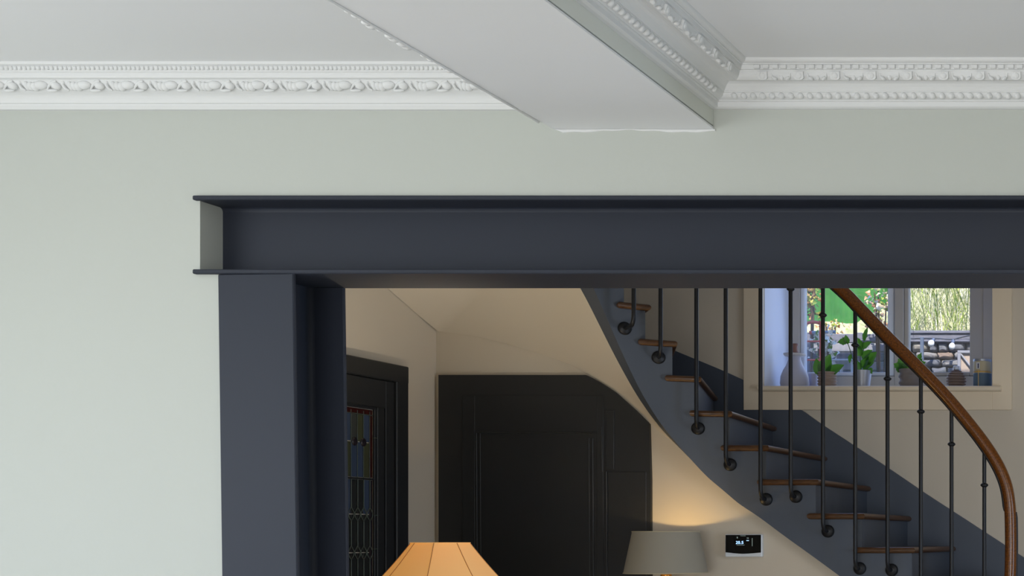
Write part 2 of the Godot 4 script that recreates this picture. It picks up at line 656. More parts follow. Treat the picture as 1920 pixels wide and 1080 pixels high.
func build_cornices() -> void:
	var xb := -1.515
	# ---- left run: fillet, plain band, leaf band, torus, dentils, fillet
	var left: Array = [[0.0, 1.200], [0.014, 1.200], [0.022, 1.2085], [0.022, 1.2125], [0.027, 1.2135]]
	left += arc_prof([0.028, 1.215], [0.052, 1.2365], -0.12)
	left += arc_prof([0.052, 1.2368], [0.078, 1.2585], 0.10)
	left += [[0.080, 1.2585], [0.080, 1.2615]]
	left += arc_prof([0.082, 1.2615], [0.093, 1.2735], 0.38)
	left += [[0.094, 1.2745], [0.099, 1.2765]]
	left += arc_prof([0.099, 1.2770], [0.106, 1.2885], 0.12)
	left += [[0.1045, 1.2888], [0.1045, 1.2915], [0.111, 1.2918], [0.113, 1.2935], [0.113, 1.301]]
	var c1 := thing("cornice", "white plaster cornice with curled leaf band left of the ceiling beam", "cornice", Vector3.ZERO, "", "structure")
	var st := new_st()
	var along := func(p: Array, x: float) -> Vector3: return Vector3(x, E + p[1], -(WALL - p[0]))
	moulding(st, left, along, [-4.6, -1.962])
	put("moulding", st, M.plaster, c1)
	# leaves and curls of the band, one mesh each, shared
	var lf := leaf_ornament()
	var cl := curl_ornament()
	var x := -4.4215
	while x < -2.02:
		var o := put_mesh("leaf_ornament", lf, M.plaster, c1)
		o.position = Vector3(x, E + 1.2470, -(WALL - 0.066))
		var q := put_mesh("curl_ornament", cl, M.plaster, c1)
		q.position = Vector3(x + 0.060, E + 1.2470, -(WALL - 0.066))
		x += 0.1195
	st = new_st()
	x = -4.55
	var r := RandomNumberGenerator.new()
	r.seed = 8
	while x < -2.15:
		dbox(st, x, x + 0.0085, E + 1.2795, E + 1.2888, WALL - 0.1085, WALL - 0.095, 0.0015)
		x += 0.0115 + r.randf() * 0.002
	put("dentils", st, M.plaster, c1).set_meta("kind", "stuff")

	# ---- right run: along the beam, a mitre in the corner, then along the wall
	var right: Array = [[0.0, 1.203], [0.012, 1.203], [0.020, 1.206], [0.020, 1.2185], [0.026, 1.2195], [0.026, 1.2225], [0.030, 1.2235]]
	right += arc_prof([0.031, 1.2240], [0.046, 1.2365], 0.18)
	right += [[0.049, 1.2370], [0.049, 1.2395]]
	right += arc_prof([0.050, 1.2397], [0.100, 1.2545], -0.26)
	right += [[0.101, 1.2520], [0.104, 1.2520]]
	right += arc_prof([0.104, 1.2520], [0.118, 1.2715], 0.14)
	right += [[0.119, 1.2730], [0.119, 1.2745], [0.124, 1.2750], [0.126, 1.2860], [0.130, 1.2862], [0.130, 1.2890], [0.134, 1.2893]]
	right += arc_prof([0.134, 1.2895], [0.145, 1.3005], 0.20)
	var c2 := thing("cornice", "white plaster cornice with egg blocks turning the corner right of the beam", "cornice", Vector3.ZERO, "", "structure")
	st = new_st()
	var turn := func(p: Array, s: int) -> Vector3:
		if s == 0:
			return Vector3(xb + p[0], E + p[1], 1.6)
		if s == 1:
			return Vector3(xb + p[0], E + p[1], -(WALL - p[0]))
		return Vector3(2.2, E + p[1], -(WALL - p[0]))
	moulding(st, right, turn, [0, 1, 2])
	put("moulding", st, M.plaster, c2)
	var egg := egg_ornament()
	var flower := flower_ornament()
	var tongue := tongue_ornament()
	# along the wall
	x = -1.335
	var k := 0
	while x < -0.5:
		var o := put_mesh("egg_ornament", egg, M.plaster, c2)
		o.position = Vector3(x, E + 1.2620, -(WALL - 0.111))
		var q := put_mesh("flower_ornament", flower, M.plaster, c2)
		q.position = Vector3(x + 0.049, E + 1.2605, -(WALL - 0.111))
		for s in [-0.012, 0.012, 0.038, 0.060]:
			var sb := put_mesh("dentil", dentil(), M.plaster, c2)
			sb.position = Vector3(x + s, E + 1.2805, -(WALL - 0.126))
		x += 0.0985
		k += 1
	x = -1.44
	while x < -0.5:
		var o := put_mesh("tongue_ornament", tongue, M.plaster, c2)
		o.position = Vector3(x, E + 1.2303, -(WALL - 0.0395))
		x += 0.0262
	# along the beam
	var d := WALL - 0.185
	while d > 2.75:
		var o := put_mesh("egg_ornament", egg, M.plaster, c2)
		o.transform = Transform3D(Basis(Vector3.UP, PI / 2.0), Vector3(xb + 0.111, E + 1.2620, -d))
		var q := put_mesh("flower_ornament", flower, M.plaster, c2)
		q.transform = Transform3D(Basis(Vector3.UP, PI / 2.0), Vector3(xb + 0.111, E + 1.2605, -(d - 0.049)))
		d -= 0.0985
	d = WALL - 0.10
	while d > 2.75:
		var o := put_mesh("tongue_ornament", tongue, M.plaster, c2)
		o.transform = Transform3D(Basis(Vector3.UP, PI / 2.0), Vector3(xb + 0.0395, E + 1.2303, -d))
		d -= 0.0262


var made := {}

func keep(key: String, maker: Callable) -> Mesh:
	if not made.has(key):
		var st := new_st()
		maker.call(st)
		made[key] = st.commit()
	return made[key]


func dentil() -> Mesh:
	return keep("dentil", func(st: SurfaceTool) -> void: bx(st, Vector3(-0.0085, -0.0052, -0.004), Vector3(0.0085, 0.0052, 0.0055), 0.0015))


# a fat leaning leaf with three ribs; front is +z, the band leans back as it rises
func leaf_ornament() -> Mesh:
	return keep("leaf", func(st: SurfaceTool) -> void:
		var lean := Basis(Vector3.RIGHT, 0.75)
		for j in 3:
			var b := lean * Basis(Vector3(0, 0, 1), -0.10 - 0.16 * j)
			ellipsoid(st, Vector3(-0.030 + 0.0105 * j, 0.000 - 0.001 * j, 0.004), Vector3(0.0085 + 0.0012 * j, 0.0135, 0.0085), 9, 7, b)
		ellipsoid(st, Vector3(0.007, 0.0022, 0.005), Vector3(0.021, 0.0120, 0.0095), 12, 8, lean * Basis(Vector3(0, 0, 1), 0.16))
		tube(st, PackedVector3Array([Vector3(-0.045, 0.011, 0.010), Vector3(-0.049, 0.003, 0.009), Vector3(-0.047, -0.006, 0.003), Vector3(-0.039, -0.011, -0.001)]), PackedFloat32Array([0.003, 0.0042, 0.004, 0.0025]), 7))


func curl_ornament() -> Mesh:
	return keep("curl", func(st: SurfaceTool) -> void:
		var lean := Basis(Vector3.RIGHT, 0.75)
		ellipsoid(st, Vector3(-0.026, -0.0105, -0.001), Vector3(0.016, 0.0042, 0.006), 9, 6, lean)
		tube(st, PackedVector3Array([Vector3(-0.038, -0.008, 0.001), Vector3(-0.028, 0.000, 0.007), Vector3(-0.016, 0.008, 0.012), Vector3(-0.004, 0.0115, 0.013)]), PackedFloat32Array([0.0022, 0.0036, 0.004, 0.0028]), 7)
		ellipsoid(st, Vector3(-0.010, 0.0, 0.006), Vector3(0.013, 0.0115, 0.008), 10, 7, lean))


func egg_ornament() -> Mesh:
	return keep("egg", func(st: SurfaceTool) -> void:
		# a flat tongue with rounded foot, proud of the band
		var poly := PackedVector2Array()
		poly.append(Vector2(-0.0135, 0.0105))
		for k in 7:
			var a := PI + PI * k / 6.0
			poly.append(Vector2(0.0128 * cos(a), -0.0052 + 0.0062 * sin(a)))
		poly.append(Vector2(0.0135, 0.0105))
		var lean := Basis(Vector3.RIGHT, 0.35)
		extrude(st, poly, lean * Vector3(0, 0, -0.006), lean * Vector3.RIGHT, lean * Vector3.UP, lean * Vector3(0, 0, 0.0165))
		ellipsoid(st, lean * Vector3(0, 0.0, 0.009), Vector3(0.010, 0.0095, 0.0042), 10, 6, lean))


func flower_ornament() -> Mesh:
	return keep("flower", func(st: SurfaceTool) -> void:
		var lean := Basis(Vector3.RIGHT, 0.35)
		for s in [-1.0, 1.0]:
			ellipsoid(st, lean * Vector3(s * 0.018, -0.006, 0.003), Vector3(0.0085, 0.0052, 0.0075), 8, 6, lean * Basis(Vector3(0, 0, 1), s * 0.6))
			tube(st, PackedVector3Array([lean * Vector3(s * 0.026, 0.008, 0.002), lean * Vector3(s * 0.024, -0.002, 0.004), lean * Vector3(s * 0.015, -0.0095, 0.003)]), 0.0024, 6)
		ellipsoid(st, lean * Vector3(0, -0.003, 0.0), Vector3(0.0065, 0.0085, 0.005), 8, 6, lean))


func tongue_ornament() -> Mesh:
	return keep("tongue", func(st: SurfaceTool) -> void:
		var lean := Basis(Vector3.RIGHT, 0.6) * Basis(Vector3(0, 0, 1), 0.38)
		ellipsoid(st, lean * Vector3(0, 0, 0.002), Vector3(0.0092, 0.0095, 0.0085), 9, 6, lean)
		tube(st, PackedVector3Array([lean * Vector3(0.0125, 0.008, 0.001), lean * Vector3(0.0122, -0.008, 0.001)]), 0.0016, 5))


# ------------------------------------------------------------------ stair hall

func build_hall() -> void:
	var roof := E + 3.0
	shell("wall_hall_left", "cream left wall of the stair hall beyond the steel post", [[LEFT - 0.15, LEFT, 0.0, roof, 4.06, BACK + 0.42]], M.hall)
	shell("wall_hall_right", "cream right end wall of the stair hall", [[1.45, 1.6, 0.0, roof, 4.06, BACK + 0.42]], M.hall)
	shell("wall_hall_front", "cream wall above the opening on the hall side", [[LEFT, 1.45, CEIL + 0.1, roof, WALL + 0.05, 4.06]], M.hall)
	shell("ceiling_hall", "pale ceiling high over the stairwell", [[LEFT - 0.15, 1.6, roof, roof + 0.2, 3.85, BACK + 0.44]], M.ceiling, "ceiling")
	# back wall, thick, with the window opening
	var wl := -2.594
	var wr := -1.379
	var sill := E + 0.800
	var head := E + 2.0
	shell("wall_hall_back", "cream wall behind the staircase pierced by the deep window", [
		[LEFT, wl, 0.0, roof, BACK, BACK + 0.46], [wr, 1.45, 0.0, roof, BACK, BACK + 0.46],
		[wl, wr, 0.0, sill, BACK, BACK + 0.46], [wl, wr, head, roof, BACK, BACK + 0.46]], M.hall)
	# plaster wall below the flight; its top follows the underside of the stairs
	var poly := PackedVector2Array()
	var edge := -2.835
	poly.append(Vector2(edge, 0.0))
	poly.append(Vector2(edge, E + 0.555))
	for k in 24:
		var x := lerpf(edge + 0.02, -1.0, k / 23.0)
		var h := string_bottom(SX - x) if x > SX else string_bottom(asin(clampf((SX - x) / SR, 0.0, 1.0)) * SR)
		if E + h + 0.035 > 0.02:
			poly.append(Vector2(x, E + h + 0.035))
	poly.append(Vector2(-0.95, 0.0))
	var st := new_st()
	extrude(st, poly, Vector3(0, 0, -(SPAN + 0.10)), Vector3(1, 0, 0), Vector3(0, 1, 0), Vector3(0, 0, 0.10))
	tag(put("wall_spandrel", st, M.hall), "cream plaster wall filling in below the sloping stairs", "wall", "", "structure")
	# plaster panel above and beside the cupboard, running up to the sloping soffit
	poly = PackedVector2Array([Vector2(LEFT, 0.0), Vector2(LEFT, E + 1.03)])
	for q in [[890, 620], [950, 635], [1020, 655], [1072, 675], [1100, 690], [1155, 722], [1217, 780]]:
		var p := P(q[0], q[1], SPAN)
		poly.append(Vector2(p.x, p.y))
	poly.append(Vector2(edge, E + 0.555))
	poly.append(Vector2(edge, 0.0))
	st = new_st()
	extrude(st, poly, Vector3(0, 0, -(SPAN + 0.10)), Vector3(1, 0, 0), Vector3(0, 1, 0), Vector3(0, 0, 0.10))
	tag(put("wall_alcove", st, M.hall), "cream wall closing the space under the stairs around the black cupboard", "wall", "", "structure")


func build_window() -> void:
	var wl := -2.594
	var wr := -1.379
	var sill := E + 0.800
	var head := E + 2.0
	var root := thing("window_1", "stair window with grey frame, cream casing and deep white reveal", "window", Vector3.ZERO, "", "structure")
	# flat casing boards on the wall
	for b in [[wl - 0.098, wl, sill - 0.120, head + 0.1], [wr, wr + 0.102, sill - 0.120, head + 0.1], [wl, wr, sill - 0.120, sill - 0.022], [wl, wr, head, head + 0.1]]:
		var st := new_st()
		dbox(st, b[0], b[1], b[2], b[3], BACK - 0.026, BACK + 0.005, 0.002)
		put("casing", st, M.casing, root)
	# sill board with a rounded nose
	var st := new_st()
	var rows := []
	for x: float in [wl - 0.010, wr + 0.050]:
		var row := PackedVector3Array()
		row.append(Vector3(x, sill + 0.004, -(BACK)))
		for k in 7:
			var a := PI * k / 6.0
			row.append(Vector3(x, sill - 0.010 + 0.014 * cos(a), -(BACK - 0.050 - 0.014 * sin(a))))
		row.append(Vector3(x, sill - 0.024, -(BACK)))
		rows.append(row)
	grid(st, rows, false, Vector3(0, 0, 1))
	dbox(st, wl, wr, sill - 0.02, sill + 0.004, BACK - 0.04, BACK + 0.42, 0.0)
	for e in [0, 1]:
		for k in 7:
			tri(st, rows[e][0], rows[e][k + 1], rows[e][k + 2] if k < 7 else rows[e][0], Vector3(-1.0 if e == 0 else 1.0, 0, 0))
	put("window_sill", st, M.casing, root)
	# plastered reveals
	for b in [[wl - 0.006, wl + 0.004, sill, head], [wr - 0.004, wr + 0.006, sill, head]]:
		st = new_st()
		dbox(st, b[0], b[1], b[2], b[3], BACK + 0.004, BACK + 0.44, 0.0)
		put("reveal", st, M.reveal, root)
	# frame: outer members, centre mullion, two sashes
	var d := BACK + 0.40
	var X := func(px: float) -> float: return (px - 2350.0) * d / F
	var base := E + (1010.0 - 697.0) * d / F
	for b in [[X.call(1480.0), X.call(1499.0), sill, head], [X.call(1677.0), X.call(1694.0), sill, head], [X.call(1843.0), X.call(1888.0), sill, head], [X.call(1499.0), X.call(1677.0), sill, base - 0.025], [X.call(1694.0), X.call(1843.0), sill, base - 0.025]]:
		st = new_st()
		dbox(st, b[0], b[1], b[2], b[3], d, d + 0.09, 0.003)
		put("window_frame", st, M.frame, root)
	for s in [[1499.0, 1675.0, 1506.0, 1663.0], [1694.0, 1843.0, 1702.0, 1817.0]]:
		var sash := new_st()
		dbox(sash, X.call(s[0]), X.call(s[2]), base - 0.022, head, d + 0.015, d + 0.07, 0.004)
		dbox(sash, X.call(s[3]), X.call(s[1]), base - 0.022, head, d + 0.015, d + 0.07, 0.004)
		dbox(sash, X.call(s[2]), X.call(s[3]), base - 0.022, base, d + 0.015, d + 0.07, 0.004)
		dbox(sash, X.call(s[2]), X.call(s[3]), head - 0.05, head, d + 0.015, d + 0.07, 0.004)
		var so := put("sash", sash, M.white if s[0] < 1600.0 else M.frame, root)
		st = new_st()
		dbox(st, X.call(s[2]) - 0.004, X.call(s[3]) + 0.004, base - 0.004, head - 0.046, d + 0.045, d + 0.049, 0.0)
		put("pane", st, M.glass, so)


# ------------------------------------------------------------------ staircase
# u runs along the open side of the stairs: 0 where the turn begins, growing uphill

const RISERS := [-2.65, -2.415, -2.18, -1.945, -1.71, -1.475, -1.24, -1.0, -0.766, -0.532, -0.318, -0.087, 0.084, 0.224, 0.331, 0.446, 0.537, 0.641, 0.759, 0.877, 0.995]
const RISE := 0.1585
const FIRST := 8         # number of the step whose tread is 0.04 below the eye


func tread_h(k: int) -> float:
	return -0.04 + RISE * (k - FIRST)


func on_string(u: float, r_off := 0.0) -> Vector3:
	# r_off > 0 lies behind the string's face, < 0 in front of it
	if u <= 0.0:
		return Vector3(SX - u, 0, -(SD + r_off))
	var a := u / SR
	return Vector3(SX - (SR + r_off) * sin(a), 0, -(SD - SR + (SR + r_off) * cos(a)))


func string_dir(u: float) -> Vector3:
	var a := maxf(u, 0.0) / SR
	return Vector3(-sin(a), 0, -cos(a))


func raw_bottom(u: float) -> float:
	var t := [[-2.7, -1.80], [-0.433, -0.174], [-0.308, -0.082], [-0.179, 0.010], [-0.050, 0.107], [0.037, 0.162], [0.105, 0.224], [0.177, 0.285], [0.262, 0.383], [0.369, 0.515], [0.449, 0.646], [0.501, 0.754], [0.55, 0.861], [0.5995, 0.976], [0.665, 1.121], [1.178, 1.95], [2.0, 2.8]]
	for k in t.size() - 1:
		if u <= t[k + 1][0]:
			return lerpf(t[k][1], t[k + 1][1], (u - t[k][0]) / (t[k + 1][0] - t[k][0]))
	return 2.8


func string_bottom(u: float) -> float:
	return (raw_bottom(u - 0.03) + 2.0 * raw_bottom(u) + raw_bottom(u + 0.03)) / 4.0


func to_wall(u: float, start: Vector3) -> Vector3:
	var d := string_dir(u)
	var t := (BACK - 0.022 + start.z) / -d.z if d.z < -0.001 else 99.0
	if d.x < -0.001:
		t = minf(t, (LEFT + 0.002 - start.x) / d.x)
	return start + d * t


func build_stairs() -> void:
	var root := thing("staircase", "winding slate-blue staircase with brown wooden treads climbing behind the opening", "staircase")
	# open-side string: stepped above, a smooth sweep below
	var st := new_st()
	var t := 0.11
	for k in range(0, RISERS.size()):
		var ua: float = RISERS[k]
		var ub: float = RISERS[k + 1] if k + 1 < RISERS.size() else 1.178
		var top := E + tread_h(k) - 0.026
		var n := 4 if ua < -0.1 else 8
		var outer := []
		var inner := []
		var under := []
		for i in n + 1:
			var u := lerpf(ua, ub, float(i) / n)
			var lo := maxf(E + string_bottom(u), 0.0)
			var a := on_string(u)
			var b := on_string(u, t)
			outer.append(PackedVector3Array([Vector3(a.x, lo, a.z), Vector3(a.x, top, a.z)]))
			inner.append(PackedVector3Array([Vector3(b.x, lo, b.z), Vector3(b.x, top, b.z)]))
			under.append(PackedVector3Array([Vector3(a.x, lo, a.z), Vector3(b.x, lo, b.z)]))
		grid(st, outer, false, -string_dir((ua + ub) / 2.0))
		grid(st, inner, false, string_dir((ua + ub) / 2.0))
		grid(st, under, false, Vector3.DOWN)
		var p := on_string(ua + 0.004)
		var q := on_string(ua + 0.004, t)
		quad(st, Vector3(p.x, top - RISE, p.z), Vector3(q.x, top - RISE, q.z), Vector3(q.x, top, q.z), Vector3(p.x, top, p.z), on_string(ua - 0.1) - on_string(ua))
		p = on_string(ub)
		q = on_string(ub, t)
		quad(st, Vector3(p.x, top, p.z), Vector3(q.x, top, q.z), Vector3(q.x, top - 0.1, q.z), Vector3(p.x, top - 0.1, p.z), on_string(ub + 0.1) - on_string(ub))
	put("outer_string", st, M.stair, root)
	# risers and treads
	for k in RISERS.size():
		var u: float = RISERS[k]
		var un: float = RISERS[k + 1] if k + 1 < RISERS.size() else 1.178
		var up := on_string(u + 0.02) - on_string(u)
		up = up.normalized()
		var a := on_string(u - 0.004, 0.0005)
		var b := to_wall(u, a)
		var h := E + tread_h(k)
		st = new_st()
		prism(st, PackedVector2Array([Vector2(a.x, a.z), Vector2(b.x, b.z), Vector2(b.x + up.x * 0.02, b.z + up.z * 0.02), Vector2(a.x + up.x * 0.02, a.z + up.z * 0.02)]), maxf(h - RISE, 0.0), h - 0.024)
		put("riser", st, M.stair, root)
		# tread: front edge 25 mm before the riser, end 25 mm proud of the string, back tucked under the next riser
		var near_front := on_string(u - 0.026, -0.026)
		var far_front := to_wall(u, on_string(u - 0.026, 0.0))
		var near_back := on_string(un + 0.030, -0.026)
		var far_back := to_wall(un, on_string(un + 0.030, 0.0))
		var plan := PackedVector3Array([near_front, far_front])
		if far_front.z < -(BACK - 0.03) and far_back.z > -(BACK - 0.03):
			plan.append(Vector3(LEFT + 0.002, 0, -(BACK - 0.022)))
		plan.append(far_back)
		plan.append(near_back)
		for m in 3:
			plan.append(on_string(lerpf(un + 0.030, u - 0.026, (m + 1) / 4.0), -0.026))
		st = new_st()
		nosed_slab(st, plan, h - 0.028, h)
		put("tread", st, M.tread, root)
	# wall string on the back wall
	var poly := PackedVector2Array()
	for q in [[1150, 622], [1259, 655], [1310, 676], [1358, 696], [1397, 714], [1450, 741], [1506, 771], [1541, 796], [1660, 874], [1736, 926], [1810, 974], [1885, 1023], [1920, 1046], [2250, 1265], [2250, 1370], [1760, 1100], [1560, 960], [1400, 850], [1150, 760]]:
		var p := P(q[0], q[1], BACK - 0.02)
		poly.append(Vector2(p.x, p.y))
	st = new_st()
	extrude(st, poly, Vector3(0, 0, -(BACK - 0.001)), Vector3(1, 0, 0), Vector3(0, 1, 0), Vector3(0, 0, 0.020))
	put("wall_string", st, M.stair, root)
	# plastered soffit under the turning steps: from the string's inner lower edge out to the walls
	var far := [[0.26, P(1222, 800, SPAN - 0.002)], [0.32, P(1217, 792, SPAN - 0.002)], [0.41, P(1155, 735, SPAN - 0.002)], [0.485, P(1100, 701, SPAN - 0.002)], [0.54, P(1072, 685, SPAN - 0.002)], [0.60, P(1020, 665, SPAN - 0.002)], [0.665, P(950, 645, SPAN - 0.002)], [0.72, P(890, 630, SPAN - 0.002)], [0.785, P(821, 621, SPAN - 0.002)],
		[0.86, Vector3(LEFT + 0.002, E + 1.034, -6.277)], [0.93, Vector3(LEFT + 0.002, E + 1.106, -6.083)], [1.02, Vector3(LEFT + 0.002, E + 1.24, -5.88)], [1.178, Vector3(LEFT + 0.002, E + 1.45, -5.62)]]
	st = new_st()
	var rows := []
	for k in far.size() - 1:
		for i in (5 if k < far.size() - 2 else 6):
			var f := i / 5.0
			var u: float = lerpf(far[k][0], far[k + 1][0], f)
			var b: Vector3 = far[k][1].lerp(far[k + 1][1], f)
			var a := on_string(u, t - 0.004)
			a.y = E + string_bottom(u) + 0.003
			var row := PackedVector3Array()
			for j in 11:
				var g := j / 10.0
				var p := a.lerp(b, g)
				p.y += 0.05 * sin(PI * g) * clampf((u - 0.3) * 3.0, 0.0, 1.0)
				row.append(p)
			rows.append(row)
	grid(st, rows, false, Vector3(0, -1, 0.3))
	put("soffit", st, M.hall, root)
	# landing at the head of the turn
	st = new_st()
	dbox(st, LEFT + 0.002, -3.12, E + 1.95, E + 2.18, 4.062, 5.66, 0.003)
	put("landing", st, M.hall, root)


# slab over a plan polygon with a half-round edge
func nosed_slab(st: SurfaceTool, plan: PackedVector3Array, y0: float, y1: float) -> void:
	var n := plan.size()
	var mid := Vector3.ZERO
	for p in plan:
		mid += p / n
	var area2 := 0.0
	for k in n:
		var p := plan[k]
		var q := plan[(k + 1) % n]
		area2 += p.x * q.z - q.x * p.z
	var sg := signf(area2)
	var rad := (y1 - y0) / 2.0
	var inset := func(k: int, by: float) -> Vector3:
		var p := plan[k]
		var e0 := (p - plan[(k - 1 + n) % n]).normalized()
		var e1 := (plan[(k + 1) % n] - p).normalized()
		var n0 := Vector3(-e0.z, 0, e0.x) * sg
		var n1 := Vector3(-e1.z, 0, e1.x) * sg
		var m := (n0 + n1).normalized()
		return p + m * by / maxf(m.dot(n0), 0.4)
	var rows := []
	for i in 7:
		var a := PI * i / 6.0
		var row := PackedVector3Array()
		for k in n:
			var p: Vector3 = inset.call(k, rad * (1.0 - sin(a)))
			row.append(Vector3(p.x, y0 + rad - rad * cos(a), p.z))
		rows.append(row)
	# flat-shaded round the corners, band by band
	for k in n:
		var k2 := (k + 1) % n
		var e := plan[k2] - plan[k]
		var o := Vector3(e.z, 0, -e.x) * sg
		var band := []
		for i in 7:
			band.append(PackedVector3Array([rows[i][k], rows[i][k2]]))
		grid(st, band, false, o)
	var flat := PackedVector2Array()
	for k in n:
		flat.append(Vector2(rows[0][k].x, rows[0][k].z))
	var idx := Geometry2D.triangulate_polygon(flat)
	for e in [[0, Vector3.DOWN], [6, Vector3.UP]]:
		for k in range(0, idx.size(), 3):
			tri(st, rows[e[0]][idx[k]], rows[e[0]][idx[k + 1]], rows[e[0]][idx[k + 2]], e[1])


# ------------------------------------------------------------------ railing

const RAIL_D := 6.32

func rail_points() -> PackedVector3Array:
	var out := PackedVector3Array()
	for q in [[0.86, 2.62], [0.74, 2.44], [0.62, 2.26], [0.50, 2.09], [0.38, 1.93], [0.26, 1.78], [0.13, 1.635]]:
		var p := on_string(q[0], -0.08)
		out.append(Vector3(p.x, E + q[1], p.z))
	for q in [[1400, 408], [1490, 468], [1575, 540], [1613, 578], [1663, 630], [1725, 691], [1779, 748], [1834, 815], [1866, 862], [1884, 900], [1892, 935], [1895, 981], [1895, 1059], [1891, 1140], [1888, 1260]]:
		out.append(P(q[0], q[1], RAIL_D))
	return out


func smooth_line(pts: PackedVector3Array, per := 6) -> PackedVector3Array:
	var out := PackedVector3Array()
	for i in pts.size() - 1:
		var a := pts[maxi(i - 1, 0)]
		var b := pts[i]
		var c := pts[i + 1]
		var d := pts[mini(i + 2, pts.size() - 1)]
		for k in per:
			out.append(b.cubic_interpolate(c, a, d, float(k) / per))
	out.append(pts[pts.size() - 1])
	return out


func build_railing() -> void:
	var root := thing("stair_railing", "dark iron stair balusters under a curving polished brown handrail", "railing")
	var line := smooth_line(rail_points())
	var st := new_st()
	tube(st, line, 0.0285, 14, 0.92)
	var rail := put("handrail", st, M.rail, root, "polished brown wooden handrail sweeping down to the right")
	# iron core rail below the wood
	st = new_st()
	var low := PackedVector3Array()
	for i in line.size():
		var t := (line[mini(i + 1, line.size() - 1)] - line[maxi(i - 1, 0)]).normalized()
		var s := t.cross(Vector3.UP)
		if s.length() < 0.05:
			s = Vector3(0, 0, -1)
		low.append(line[i] - s.normalized().cross(t).normalized() * 0.0275)
	tube(st, low, 0.0075, 8, 0.8)
	put("core_rail", st, M.iron, rail)
	# balusters: rod, elbow into the string, collar and round rosette
	# [u of the rosette, height of the rosette over eye level, how far the rod stands off]
	var feet := []
	for q in [[1434, 936], [1490, 931], [1550, 996], [1610, 1066], [1670, 1069]]:
		var p := P(q[0], q[1], SD - 0.02)
		feet.append([SX - p.x, p.y - E, 0.075])
	for q in [[1732, 1134], [1789, 1138], [1850, 1204], [1905, 1272]]:
		var p := P(q[0], q[1], SD - 0.02)
		feet.append([SX - p.x, p.y - E, 0.075])
	feet += [[0.075, 0.345, 0.075], [0.217, 0.512, 0.075], [0.386, 0.832, 0.085], [0.530, 0.953, 0.135], [0.61, 1.155, 0.13], [0.70, 1.29, 0.12], [0.80, 1.46, 0.12]]
	for f in feet:
		var u: float = f[0]
		var h: float = E + f[1]
		var n := -string_dir(u)
		var foot := on_string(u)
		foot.y = h
		var out: float = f[2]
		var rod := foot + n * out
		# height of the rail over the rod
		var top := h + 1.2
		var best := 9.0
		for p in line:
			var dd := Vector2(p.x - rod.x, p.z - rod.z).length()
			if dd < best and p.y > h:
				best = dd
				top = p.y
		for i in line.size() - 1:
			var a := line[i]
			var b := line[i + 1]
			if a.x != b.x and (rod.x - a.x) * (rod.x - b.x) <= 0.0 and absf(a.z - rod.z) < 0.12:
				top = lerpf(a.y, b.y, (rod.x - a.x) / (b.x - a.x))
				break
		top -= 0.030
		st = new_st()
		var pts := PackedVector3Array([Vector3(rod.x, top, rod.z), Vector3(rod.x, (top + h) / 2.0, rod.z)])
		var bend := 0.045
		for k in 6:
			var a := PI / 2.0 * k / 5.0
			pts.append(rod + Vector3.UP * (bend - bend * sin(a)) - n * (bend - bend * cos(a)))
		pts.append(foot - n * 0.002)
		tube(st, pts, 0.0092, 10)
		var b := put("baluster", st, M.iron, root)
		st = new_st()
		var basis := Basis(Quaternion(Vector3.UP, n))
		lathe(st, [[0.0001, 0.019], [0.012, 0.0185], [0.013, 0.0165], [0.0225, 0.0145], [0.0275, 0.0095], [0.0300, 0.004], [0.0300, -0.002], [0.0001, -0.002]], foot, 20, basis)
		put("rosette", st, M.iron, b)
		st = new_st()
		var cy := top - 0.165
		lathe(st, [[0.0092, -0.010], [0.012, -0.008], [0.018, -0.003], [0.018, 0.003], [0.012, 0.008], [0.0092, 0.010]], Vector3(rod.x, cy, rod.z), 14)
		put("collar", st, M.iron, b)


# ------------------------------------------------------------------ doors

func on_left(d: float, h: float, out := 0.0) -> Vector3:
	return Vector3(LEFT + out, E + h, -d)


func left_box(st: SurfaceTool, d0: float, d1: float, h0: float, h1: float, o0: float, o1: float, bev := 0.002) -> void:
	dbox(st, LEFT + o0, LEFT + o1, E + h0, E + h1, d0, d1, bev)


